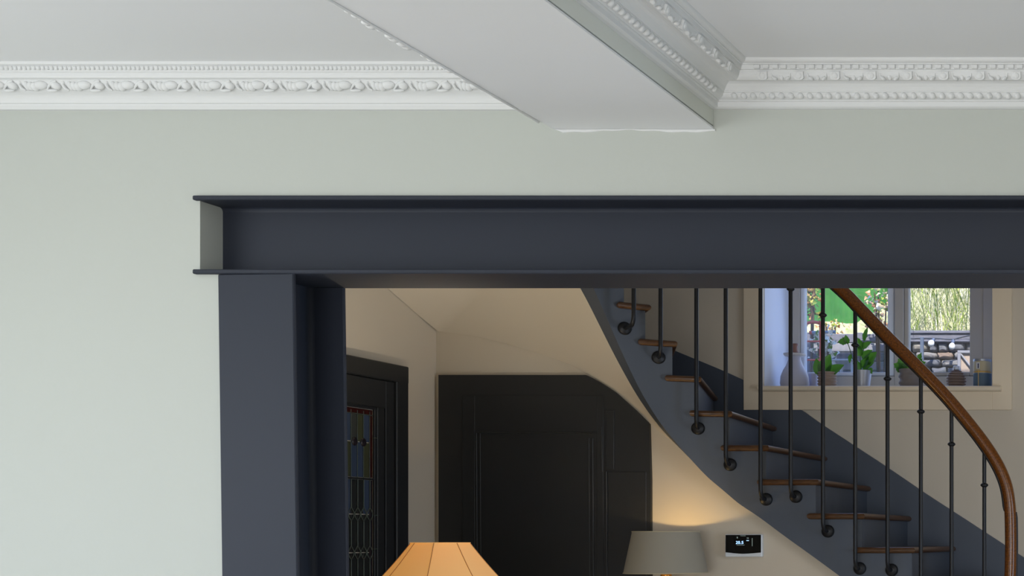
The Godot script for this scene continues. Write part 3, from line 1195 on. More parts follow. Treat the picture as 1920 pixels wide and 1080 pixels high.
func build_doors() -> void:
	# glazed door in the left wall
	var root := thing("door_1", "black hall door with a leaded coloured glass panel, left of the cupboard", "door", Vector3.ZERO, "", "structure")
	var st := new_st()
	left_box(st, 6.09, 6.175, -E, 0.772, -0.002, 0.035, 0.004)
	left_box(st, 5.13, 5.21, -E, 0.772, -0.002, 0.035, 0.004)
	left_box(st, 5.13, 6.175, 0.695, 0.7725, -0.002, 0.036, 0.004)
	put("door_frame", st, M.dark, root)
	st = new_st()
	left_box(st, 6.03, 6.088, -E + 0.01, 0.693, 0.0, 0.024, 0.002)
	left_box(st, 5.215, 5.335, -E + 0.01, 0.693, 0.0, 0.024, 0.002)
	left_box(st, 5.335, 6.03, 0.572, 0.693, 0.0, 0.024, 0.002)
	left_box(st, 5.335, 6.03, -E + 0.01, -0.45, 0.0, 0.024, 0.002)
	var slab := put("leaf", st, M.dark, root)
	st = new_st()
	# glazing bead round the glass: a stepped bar
	for b in [[5.972, 6.031, -0.45, 0.574], [5.335, 5.39, -0.45, 0.574]]:
		left_box(st, b[0] + 0.012, b[1], b[2], b[3], 0.004, 0.017, 0.003)
		left_box(st, b[0], b[1] - 0.03, b[2], b[3], 0.002, 0.011, 0.002)
	left_box(st, 5.39, 5.972, 0.560, 0.574, 0.003, 0.013, 0.002)
	put("glazing_bead", st, M.dark, slab)
	# coloured glass pieces: rows from the top, each a piece of its own
	var blue := mat(Color(0.24, 0.29, 0.38), 0.2)
	var grey := mat(Color(0.25, 0.26, 0.25), 0.2)
	var olive := mat(Color(0.27, 0.28, 0.20), 0.2)
	var red := mat(Color(0.22, 0.06, 0.05), 0.2)
	var dim := mat(Color(0.16, 0.17, 0.17), 0.2)
	var plum := mat(Color(0.15, 0.12, 0.15), 0.2)
	var g0 := 5.40
	var g1 := 5.968
	var pane := func(d0: float, d1: float, h0: float, h1: float, m: Material) -> void:
		var s := new_st()
		left_box(s, d0 + 0.002, d1 - 0.002, h0 + 0.002, h1 - 0.002, 0.001, 0.005, 0.001)
		put("glass_piece", s, m, root)
	pane.call(g0, g1 - 0.022, 0.535, 0.560, red)
	pane.call(g1 - 0.022, g1, 0.262, 0.560, red)
	var cuts := [g1 - 0.022, 5.905, 5.865, 5.823, 5.78, 5.70, 5.62, 5.54, 5.46, g0]
	var tops := [blue, olive, grey, blue, grey, olive, blue, grey, olive]
	var lows := [olive, blue, blue, olive, olive, blue, olive, blue, grey]
	for k in 9:
		pane.call(cuts[k + 1], cuts[k], 0.415, 0.535, tops[k])
		pane.call(cuts[k + 1], cuts[k], 0.262, 0.415, lows[k])
		pane.call(cuts[k + 1], cuts[k], 0.105, 0.255, blue if k % 3 == 0 else dim)
		pane.call(cuts[k + 1], cuts[k], -0.06, 0.105, dim)
		pane.call(cuts[k + 1], cuts[k], -0.45, -0.06, dim)
	pane.call(g1 - 0.022, g1, -0.45, 0.255, plum)
	for q in [[5.905, 0.415], [5.847, 0.415]]:
		st = new_st()
		lathe(st, [[0.0001, 0.006], [0.012, 0.0055], [0.0185, 0.002], [0.0185, -0.002]], on_left(q[0], q[1], 0.005), 14, Basis(Quaternion(Vector3.UP, Vector3.RIGHT)))
		put("glass_rosette", st, plum, root)
	# lead cames
	st = new_st()
	for k in 10:
		tube(st, PackedVector3Array([on_left(cuts[k], 0.55, 0.006), on_left(cuts[k], 0.258, 0.006)]), 0.0016, 5)
	tube(st, PackedVector3Array([on_left(g0, 0.535, 0.006), on_left(g1, 0.535, 0.006)]), 0.002, 5)
	put("came", st, M.came, root)
	st = new_st()
	tube(st, PackedVector3Array([on_left(g0, 0.258, 0.006), on_left(g1 + 0.02, 0.258, 0.006)]), 0.0045, 6)
	put("came", st, M.dark, root)
	st = new_st()
	for k in 9:
		var c: float = cuts[k]
		for h in [[0.255, 0.135, 0.0], [0.075, -0.03, 0.0], [-0.09, -0.44, 0.0]]:
			tube(st, PackedVector3Array([on_left(c, h[0], 0.007), on_left(c, h[1], 0.007)]), 0.0022, 5)
		for h in [0.105, -0.06]:
			var s := 0.019
			tube(st, PackedVector3Array([on_left(c, h + 0.03, 0.007), on_left(c + s, h + 0.006, 0.007), on_left(c + s * 0.8, h - 0.012, 0.007), on_left(c, h - 0.03, 0.007), on_left(c - s * 0.8, h - 0.012, 0.007), on_left(c - s, h + 0.006, 0.007), on_left(c, h + 0.03, 0.007)]), 0.0024, 5)
	put("came", st, M.came, root)
	# cross ties on the bead
	st = new_st()
	for h in [0.438, 0.102, -0.045]:
		tube(st, PackedVector3Array([on_left(5.966, h, 0.010), on_left(5.995, h, 0.016)]), 0.0022, 5)
	put("tie", st, M.came, root)

	# cupboard in the wall under the stairs; its top right corner follows the soffit
	var cup := thing("cupboard", "large near-black cupboard front under the stairs with a sloping corner", "cupboard")
	var poly := PackedVector2Array()
	for q in [[823, 1700], [822, 703], [1098, 703], [1125, 717], [1155, 737], [1190, 768], [1217, 795], [1220, 900], [1222, 1700]]:
		var p := P(q[0], q[1], SPAN - 0.02)
		poly.append(Vector2(p.x, maxf(p.y, 0.0)))
	st = new_st()
	extrude(st, poly, Vector3(0, 0, -(SPAN - 0.001)), Vector3(1, 0, 0), Vector3(0, 1, 0), Vector3(0, 0, 0.019))
	put("front_frame", st, M.dark, cup)
	var d := SPAN - 0.02
	var cx := func(px: float) -> float: return (px - 2350.0) * d / F
	var cy := func(py: float) -> float: return E + (1010.0 - py) * d / F
	# main door with a moulded panel edge
	st = new_st()
	dbox(st, cx.call(868.0), cx.call(1132.0), 0.08, cy.call(742.0), d - 0.0015, d + 0.012, 0.0)
	dbox(st, cx.call(868.0), cx.call(891.0), 0.08, cy.call(742.0), d - 0.004, d + 0.004, 0.0012)
	dbox(st, cx.call(1120.0), cx.call(1132.0), 0.08, cy.call(742.0), d - 0.004, d + 0.004, 0.0012)
	dbox(st, cx.call(891.0), cx.call(1120.0), cy.call(810.0), cy.call(742.0), d - 0.0038, d + 0.004, 0.0012)
	var dr := put("door", st, M.dark, cup)
	st = new_st()
	for e in [[893.0, 811.0], [1111.0, 822.0]]:
		for k in 2:
			var o := k * 7.0 * (1.0 if e[0] < 1000.0 else -1.0)
			tube(st, PackedVector3Array([P(e[0] + o, e[1], d - 0.002), P(e[0] + o + 4.0, 1500.0, d - 0.002)]), 0.004 if k == 0 else 0.0028, 8)
	tube(st, PackedVector3Array([P(893.0, 811.0, d - 0.002), P(1111.0, 811.0, d - 0.002)]), 0.0035, 8)
	put("panel_moulding", st, M.dark, dr)
	# narrow door on the right
	st = new_st()
	dbox(st, cx.call(1137.0), cx.call(1152.0), cy.call(880.0), cy.call(770.0), d - 0.006, d + 0.004, 0.0015)
	dbox(st, cx.call(1140.0), cx.call(1212.0), 0.08, cy.call(885.0), d - 0.004, d + 0.004, 0.0015)
	put("door", st, M.dark, cup)
	st = new_st()
	tube(st, PackedVector3Array([P(1137.0, 884.0, d - 0.004), P(1141.0, 1500.0, d - 0.004)]), 0.004, 8)
	tube(st, PackedVector3Array([P(1128.0, 800.0, d - 0.004), P(1129.0, 884.0, d - 0.004)]), 0.003, 8)
	put("edge_bead", st, M.dark, cup)


# ------------------------------------------------------------------ lamps

func build_lamps() -> void:
	var warm := Color(1.0, 0.72, 0.40)
	# tall lamp just inside the hall: only its shade shows
	var dpt := 5.2
	var c := P(826, 1017, dpt)
	var lamp := thing("floor_lamp", "lamp with a glowing cream panelled shade, lower left in the opening", "lamp", Vector3(c.x, 0, c.z))
	var shade := StandardMaterial3D.new()
	shade.albedo_color = Color(0.93, 0.80, 0.60)
	shade.roughness = 0.9
	shade.emission_enabled = true
	shade.emission = Color(1.0, 0.70, 0.30)
	shade.emission_energy_multiplier = 0.31
	shade.backlight_enabled = true
	shade.backlight = Color(0.26, 0.18, 0.10)
	var seam := mat(Color(0.70, 0.55, 0.36), 0.9)
	seam.emission_enabled = true
	seam.emission = Color(1.0, 0.62, 0.28)
	seam.emission_energy_multiplier = 0.10
	var r0 := 0.098
	var y0 := c.y - 0.002
	var n := 8
	var y1 := y0 - 0.200
	var r1 := r0 + 0.200 * 0.80
	var turn := 0.47
	for k in n:
		var a0 := TAU * k / n + turn
		var a1 := TAU * (k + 1) / n + turn
		var st := new_st()
		# each panel is a pair of skins 2 mm apart, drawn in a little at mid-height
		var outer := []
		var inner := []
		for i in 9:
			var v := i / 8.0
			var r := lerpf(r0, r1, v) - 0.006 * sin(PI * v)
			var y := lerpf(y0, y1, v)
			var ro := PackedVector3Array()
			var ri := PackedVector3Array()
			for j in 5:
				var a := lerpf(a0, a1, j / 4.0)
				var flat := cos(TAU / n / 2.0) / cos(a - (a0 + a1) / 2.0)
				var rr := r * lerpf(1.0, flat, 0.55)
				ro.append(Vector3(cos(a) * rr, y, sin(a) * rr))
				ri.append(Vector3(cos(a) * (rr - 0.002), y, sin(a) * (rr - 0.002)))
			outer.append(ro)
			inner.append(ri)
		var am := (a0 + a1) / 2.0
		grid(st, outer, false, Vector3(cos(am), 0.3, sin(am)))
		grid(st, inner, false, -Vector3(cos(am), 0.3, sin(am)))
		put("shade_panel", st, shade, lamp)
		st = new_st()
		var pts := PackedVector3Array()
		for i in 9:
			var v := i / 8.0
			var r := lerpf(r0, r1, v) - 0.006 * sin(PI * v) + 0.0006
			pts.append(Vector3(cos(a0) * r, lerpf(y0, y1, v), sin(a0) * r))
		tube(st, pts, 0.0016, 6)
		put("shade_seam", st, seam, lamp)
	for e in [[r0, y0], [r1, y1]]:
		var st := new_st()
		var ring := PackedVector3Array()
		for k in 33:
			var a := TAU * k / 32.0
			ring.append(Vector3(cos(a) * e[0], e[1], sin(a) * e[0]))
		tube(st, ring, 0.0022, 6)
		put("shade_trim", st, shade, lamp)
	var st := new_st()
	lathe(st, [[0.0001, 0.0], [0.15, 0.0], [0.15, 0.012], [0.05, 0.028], [0.014, 0.05], [0.012, y1 - 0.02], [0.02, y1], [0.018, y1 + 0.09], [0.0001, y1 + 0.09]], Vector3.ZERO, 24)
	put("stand", st, M.brass, lamp)
	st = new_st()
	ellipsoid(st, Vector3(0, y1 + 0.125, 0), Vector3(0.028, 0.036, 0.028), 12, 8)
	put("bulb", st, glow_mat(warm, 3.0), lamp)
	omni("lamp_bulb_light", Vector3(0, y1 + 0.125, 0), 0.76, Color(1.0, 0.955, 0.86), 0.03, lamp)

	# small table lamp in the hall, close to the wall below the stairs
	dpt = 6.22
	c = P(1249, 997, dpt)
	var table_y := E - 0.66
	var tl := thing("table_lamp", "table lamp with a plain grey drum shade beside the thermostat", "lamp", Vector3(c.x, table_y, c.z))
	var linen := mat(Color(0.60, 0.58, 0.53), 0.95)
	y0 = c.y - table_y
	y1 = E + (1010.0 - 1074.0) * dpt / F - table_y
	r0 = 58.5 * dpt / F
	r1 = 73.5 * dpt / F
	st = new_st()
	lathe(st, [[r1 - 0.003, y1], [r1, y1], [r1, y1], [r0, y0], [r0, y0], [r0 - 0.003, y0], [r0 - 0.003, y0], [r1 - 0.003, y1]], Vector3.ZERO, 48)
	put("shade", st, linen, tl)
	st = new_st()
	for e in [[r0, y0], [r1, y1]]:
		var ring := PackedVector3Array()
		for k in 49:
			var a := TAU * k / 48.0
			ring.append(Vector3(cos(a) * e[0], e[1], sin(a) * e[0]))
		tube(st, ring, 0.0024, 6)
	put("shade_trim", st, mat(Color(0.72, 0.68, 0.58), 0.9), tl)
	st = new_st()
	lathe(st, [[0.0001, 0.0], [0.075, 0.0], [0.075, 0.012], [0.03, 0.03], [0.05, 0.10], [0.065, 0.20], [0.05, 0.32], [0.02, 0.40], [0.018, y1 - 0.03], [0.024, y1 - 0.02], [0.024, y1 - 0.006], [0.017, y1 + 0.004], [0.017, y0 - 0.085], [0.0001, y0 - 0.085]], Vector3.ZERO, 24)
	put("base", st, M.brass, tl)
	st = new_st()
	ellipsoid(st, Vector3(0, y0 - 0.052, 0), Vector3(0.026, 0.034, 0.026), 12, 8)
	put("bulb", st, glow_mat(warm, 0.8), tl)
	omni("table_lamp_light", Vector3(0, y0 - 0.047, 0), 0.055, Color(1.0, 0.84, 0.56), 0.010, tl)
	# the console it stands on, just below the photograph's edge
	var con := thing("console_table", "narrow dark console table below the grey lamp", "table", Vector3(c.x, 0, c.z))
	st = new_st()
	dbox(st, -0.50, 0.50, table_y - 0.03, table_y, -0.17, 0.17, 0.004)
	put("tabletop", st, M.tread, con)
	for sx in [-0.46, 0.46]:
		for sz in [-0.14, 0.14]:
			st = new_st()
			dbox(st, sx - 0.02, sx + 0.02, 0.0, table_y - 0.03, sz - 0.02, sz + 0.02, 0.003)
			put("leg", st, M.tread, con)

	# unseen hall lamp, out of view on the right, placed to light the stairs
	var lan := thing("unseen_hall_lamp", "unseen globe pendant placed to light the stairs from the hall's right side", "lamp", Vector3(-0.30, E + 0.60, -5.05))
	st = new_st()
	ellipsoid(st, Vector3.ZERO, Vector3(0.13, 0.13, 0.13), 18, 12)
	put("globe", st, glow_mat(Color(1.0, 0.92, 0.82), 2.0), lan)
	st = new_st()
	tube(st, PackedVector3Array([Vector3(0, 0.12, 0), Vector3(0, 2.40, 0)]), 0.006, 6)
	put("cord", st, M.iron, lan)
	omni("unseen_hall_lamp_light", Vector3.ZERO, 0.26, Color(1.0, 0.93, 0.84), 0.12, lan)


func glow_mat(c: Color, k: float) -> StandardMaterial3D:
	var m := mat(c, 0.5)
	m.emission_enabled = true
	m.emission = c
	m.emission_energy_multiplier = k
	return m


# ------------------------------------------------------------------ thermostat

func build_thermostat() -> void:
	var d := SPAN - 0.028
	var lo := P(1359.5, 1044, d)
	var hi := P(1428, 1001.5, d)
	var root := thing("thermostat", "black and white wall thermostat with a small lit display reading 20.5", "thermostat")
	var st := new_st()
	bx(st, Vector3(lo.x, lo.y, -(SPAN - 0.001)), Vector3(hi.x, hi.y, -d), 0.003)
	put("body", st, mat(Color(0.86, 0.88, 0.90), 0.35), root)
	# black glass face with a curved lower edge
	var poly := PackedVector2Array()
	for q in [[1361, 1003], [1427, 1003], [1427, 1036], [1414, 1037.2], [1403, 1038], [1394, 1038.3], [1385, 1038], [1374, 1037], [1361, 1035.5]]:
		var p := P(q[0], q[1], d)
		poly.append(Vector2(p.x, p.y))
	st = new_st()
	extrude(st, poly, Vector3(0, 0, -d - 0.001), Vector3(1, 0, 0), Vector3(0, 1, 0), Vector3(0, 0, 0.005))
	put("screen", st, mat(Color(0.02, 0.02, 0.025), 0.08), root)
	var blue := glow_mat(Color(0.65, 0.82, 1.0), 1.3)
	var pale := glow_mat(Color(0.55, 0.62, 0.60), 0.25)
	var z := d - 0.0042
	for w in [["20.5", 1386.8, 1017.4, 5.4, blue], ["18", 1401.8, 1009.2, 2.6, pale]]:
		var tm := TextMesh.new()
		tm.text = w[0]
		var font := SystemFont.new()
		font.font_names = PackedStringArray(["Droid Sans"])
		font.font_weight = 600
		tm.font = font
		tm.font_size = 48
		tm.pixel_size = w[3] * d / F / 34.0
		tm.depth = 0.0004
		var o := put_mesh("digits", tm, w[4], root, "lit display digits reading %s" % w[0])
		o.position = P(w[1], w[2], z)
	# small marks of the display: a bar, a pointer, a scale line, underline
	for b in [[1399.5, 1013.0, 1404.2, 1014.2, blue], [1381.5, 1006.4, 1383.5, 1009.4, pale], [1409.8, 1009.0, 1411.0, 1024.0, pale], [1381.0, 1021.5, 1396.0, 1022.3, pale], [1388.0, 1004.2, 1398.0, 1005.0, pale]]:
		st = new_st()
		var a := P(b[0], b[3], z)
		var q := P(b[2], b[1], z + 0.0004)
		bx(st, Vector3(a.x, a.y, a.z), Vector3(q.x, q.y, q.z), 0.0)
		put("display_mark", st, b[4], root)


# ------------------------------------------------------------------ things on the window sill

func pot_profile(r0: float, r1: float, h: float, ribs: int) -> Array:
	var p := [[0.0001, 0.0], [r0, 0.0], [r0, 0.0]]
	for k in range(1, ribs * 4 + 1):
		var v := float(k) / (ribs * 4 + 1)
		p.append([lerpf(r0, r1, v) + (0.0032 if k % 4 < 2 else -0.0032), h * v])
	p += [[r1, h], [r1, h], [r1 - 0.004, h], [r1 - 0.004, h], [r1 - 0.006, h * 0.85], [0.0001, h * 0.85]]
	return p


func build_sill_things() -> void:
	var y := E + 0.8042
	var S := func(px: float, d: float) -> Vector3: return Vector3((px - 2350.0) * d / F, y, -d)
	var H := func(py: float, d: float) -> float: return E + (1010.0 - py) * d / F - y
	var R := func(w: float, d: float) -> float: return w * 0.5 * d / F
	# pale stoneware bottle with a wide collar
	var d := 7.42
	var v := thing("vase", "pale stoneware bottle vase with a wide collar at the window's left reveal", "vase", S.call(1490.0, d))
	var st := new_st()
	var b: float = H.call(692.0, d)
	lathe(st, [[0.0001, 0.0], [R.call(46.0, d), 0.0], [R.call(50.0, d), 0.012], [R.call(53.0, d), b * 0.30], [R.call(51.0, d), b * 0.62], [R.call(42.0, d), b * 0.92], [R.call(32.0, d), b * 1.14], [R.call(25.0, d), b * 1.38], [R.call(23.0, d), H.call(674.0, d)], [R.call(23.0, d), H.call(667.0, d)], [R.call(20.0, d), H.call(666.0, d)], [0.0001, H.call(666.0, d)]], Vector3.ZERO, 28)
	put("body", st, mat(Color(0.70, 0.70, 0.76), 0.55), v)
	st = new_st()
	lathe(st, [[0.012, H.call(670.0, d)], [R.call(36.0, d), H.call(668.0, d)], [R.call(41.0, d), H.call(665.0, d)], [R.call(41.0, d), H.call(663.5, d)], [R.call(34.0, d), H.call(664.5, d)], [0.012, H.call(666.0, d)]], Vector3.ZERO, 28)
	put("collar", st, mat(Color(0.80, 0.79, 0.80), 0.5), v)
	st = new_st()
	lathe(st, [[R.call(15.0, d), H.call(667.0, d)], [R.call(13.0, d), H.call(659.0, d)], [R.call(10.0, d), H.call(656.0, d)], [R.call(10.0, d), H.call(649.0, d)], [R.call(13.0, d), H.call(647.0, d)], [R.call(12.0, d), H.call(644.5, d)], [0.0001, H.call(644.0, d)]], Vector3.ZERO, 20)
	put("stopper", st, mat(Color(0.50, 0.36, 0.32), 0.6), v)
	# small plain cup
	d = 7.52
	var cup := thing("cup", "small plain lilac-grey cup between the bottle vase and the ribbed pot", "cup", S.call(1525.0, d))
	st = new_st()
	lathe(st, pot_profile(R.call(15.0, d), R.call(17.0, d), H.call(701.0, d), 0), Vector3.ZERO, 22)
	put("body", st, mat(Color(0.66, 0.65, 0.72), 0.5), cup)
	# ribbed pot with broad upright leaves
	var green := mat(Color(0.13, 0.33, 0.09), 0.45)
	green.backlight_enabled = true
	green.backlight = Color(0.30, 0.45, 0.12)
	var soil := mat(Color(0.14, 0.10, 0.08), 0.95)
	d = 7.44
	var p1 := thing("potted_plant", "young plant with two broad dark leaves in a ribbed beige pot", "plant", S.call(1551.0, d))
	st = new_st()
	lathe(st, pot_profile(R.call(33.0, d), R.call(34.0, d), H.call(698.0, d), 6), Vector3.ZERO, 28)
	var pm := mat(Color(0.60, 0.53, 0.48), 0.7)
	put("pot", st, pm, p1)
	var rel := func(px: float, py: float, dd: float, at: Vector3) -> Vector3: return P(px, py, dd) - at
	var o: Vector3 = p1.position
	for l in [[1541, 704, 1556, 664, 0.075, 0.1], [1548, 704, 1580, 683, 0.062, 0.18], [1536, 704, 1530, 672, 0.05, 0.2]]:
		st = new_st()
		leaf(st, rel.call(l[0], l[1], d, o), rel.call(l[2], l[3], d - 0.02, o), l[4], Vector3(0.15, 0.35, 1), l[5])
		tube(st, PackedVector3Array([Vector3(0, H.call(704.0, d), 0), rel.call(l[0], l[1], d, o)]), 0.002, 5)
		put("leaf", st, green, p1)
	# galvanised pail with a tall plant
	d = 7.46
	var p2 := thing("potted_plant", "tall leafy plant in a plain silver-grey pail on the sill's middle", "plant", S.call(1617.0, d))
	o = p2.position
	st = new_st()
	lathe(st, pot_profile(R.call(25.0, d), R.call(34.0, d), H.call(695.0, d), 0), Vector3.ZERO, 28)
	put("pail", st, mat(Color(0.62, 0.63, 0.66), 0.4, 0.35), p2)
	st = new_st()
	for s in [[[1616, 704], [1613, 670], [1620, 640], [1626, 622]], [[1618, 704], [1628, 680], [1640, 668]], [[1610, 704], [1598, 670], [1590, 645], [1580, 632]]]:
		var pts := PackedVector3Array()
		for q in s:
			pts.append(rel.call(q[0], q[1], d, o))
		tube(st, smooth_line(pts, 4), 0.0022, 6)
	put("stem", st, mat(Color(0.25, 0.36, 0.14), 0.6), p2)
	for l in [[1620, 640, 1626, 613, 0.03, 0.1], [1615, 654, 1605, 632, 0.045, 0.1], [1617, 654, 1632, 640, 0.04, 0.2], [1614, 668, 1606, 645, 0.05, 0.15], [1616, 672, 1634, 655, 0.045, 0.2], [1626, 684, 1643, 659, 0.06, 0.1], [1617, 690, 1628, 668, 0.05, 0.1], [1614, 694, 1600, 674, 0.045, 0.25], [1630, 690, 1634, 700, 0.03, 0.3], [1618, 694, 1637, 678, 0.04, 0.2], [1588, 642, 1571, 640, 0.045, 0.15], [1590, 645, 1585, 628, 0.035, 0.1], [1596, 664, 1592, 680, 0.025, 0.2]]:
		st = new_st()
		leaf(st, rel.call(l[0], l[1], d, o), rel.call(l[2], l[3], d - 0.015, o), l[4], Vector3(-0.2, 0.4, 1), l[5], 0.12)
		put("leaf", st, green, p2)
	# grey planter with lobed leaves
	d = 7.44
	var p3 := thing("potted_plant", "low plant with lobed leaves in a wide grey-brown planter behind the handrail", "plant", S.call(1707.0, d))
	o = p3.position
	st = new_st()
	lathe(st, pot_profile(R.call(40.0, d), R.call(42.0, d), H.call(693.0, d), 3), Vector3.ZERO, 28)
	put("planter", st, mat(Color(0.47, 0.44, 0.43), 0.7), p3)
	for l in [[1694, 694, 1676, 681, 0.055, 0.15], [1698, 692, 1684, 672, 0.05, 0.1], [1696, 696, 1680, 692, 0.05, 0.25], [1702, 692, 1700, 672, 0.045, 0.1], [1716, 692, 1728, 672, 0.05, 0.15], [1720, 690, 1734, 678, 0.05, 0.2], [1718, 686, 1727, 661, 0.035, 0.1], [1709, 692, 1712, 676, 0.04, 0.1]]:
		st = new_st()
		leaf(st, rel.call(l[0], l[1], d, o), rel.call(l[2], l[3], d - 0.02, o), l[4], Vector3(0.1, 0.5, 1), l[5], 0.25)
		tube(st, PackedVector3Array([Vector3(0, H.call(700.0, d), 0), rel.call(l[0], l[1], d, o)]), 0.0018, 5)
		put("leaf", st, green, p3)
	# ribbed ball vase
	d = 7.44
	var bv := thing("vase", "round ribbed brown-grey ball vase with a small pale neck", "vase", S.call(1793.0, d))
	st = new_st()
	var rb: float = R.call(37.0, d)
	var hb: float = H.call(693.0, d)
	var prof := [[0.0001, 0.0], [rb * 0.55, 0.0]]
	for k in 45:
		var a := lerpf(-0.98, 1.30, k / 44.0)
		prof.append([rb * cos(a) - (0.009 if k % 5 < 2 else 0.0), hb * 0.46 + hb * 0.55 * sin(a)])
	prof.append([0.0001, hb * 0.99])
	lathe(st, prof, Vector3.ZERO, 30)
	put("body", st, mat(Color(0.50, 0.43, 0.40), 0.65), bv)
	st = new_st()
	lathe(st, [[R.call(9.0, d), hb * 0.97], [R.call(11.0, d), hb + 0.004], [R.call(12.0, d), hb + 0.016], [R.call(9.0, d), hb + 0.020], [0.0001, hb + 0.012]], Vector3.ZERO, 18)
	put("neck", st, mat(Color(0.78, 0.80, 0.85), 0.4), bv)
	# tin with a paper label
	d = 7.40
	var tin := thing("tin", "round tin with a cream and blue label at the sill's right end", "tin", S.call(1842.0, d))
	var rt: float = R.call(34.0, d)
	var ht: float = H.call(674.5, d)
	st = new_st()
	lathe(st, [[0.0001, 0.0], [rt * 0.97, 0.0], [rt * 0.97, 0.0], [rt * 0.97, ht * 0.93], [rt * 0.97, ht * 0.93], [rt, ht * 0.94], [rt, ht], [rt, ht], [rt * 0.92, ht], [rt * 0.90, ht * 0.97], [0.0001, ht * 0.97]], Vector3.ZERO, 30)
	put("body", st, mat(Color(0.62, 0.64, 0.68), 0.35, 0.5), tin)
	for q in [[0.06, 0.52, Color(0.33, 0.42, 0.50)], [0.54, 0.60, Color(0.78, 0.64, 0.38)], [0.61, 0.92, Color(0.74, 0.70, 0.58)]]:
		st = new_st()
		lathe(st, [[rt * 0.972, ht * q[0]], [rt * 0.99, ht * q[0]], [rt * 0.99, ht * q[0]], [rt * 0.99, ht * q[1]], [rt * 0.99, ht * q[1]], [rt * 0.972, ht * q[1]]], Vector3.ZERO, 30)
		put("label_band", st, mat(q[2], 0.6), tin)
	st = new_st()
	var tb := Basis(Vector3.UP, -0.30)
	bx(st, Vector3(-0.011, ht * 0.66, rt * 0.94), Vector3(0.010, ht * 0.88, rt * 1.004), 0.001, Transform3D(tb))
	put("label_patch", st, mat(Color(0.80, 0.82, 0.86), 0.6), tin)
	st = new_st()
	bx(st, Vector3(-0.002, ht * 0.68, rt * 0.96), Vector3(0.005, ht * 0.84, rt * 1.010), 0.0005, Transform3D(tb))
	put("label_print", st, mat(Color(0.10, 0.13, 0.32), 0.6), tin)
	st = new_st()
	bx(st, Vector3(-0.002, ht * 0.06, rt * 0.90), Vector3(0.002, ht * 0.62, rt * 1.0), 0.0005, Transform3D(Basis(Vector3.UP, -0.26)))
	put("label_print", st, mat(Color(0.85, 0.72, 0.45), 0.6), tin)


# ------------------------------------------------------------------ garden seen through the window

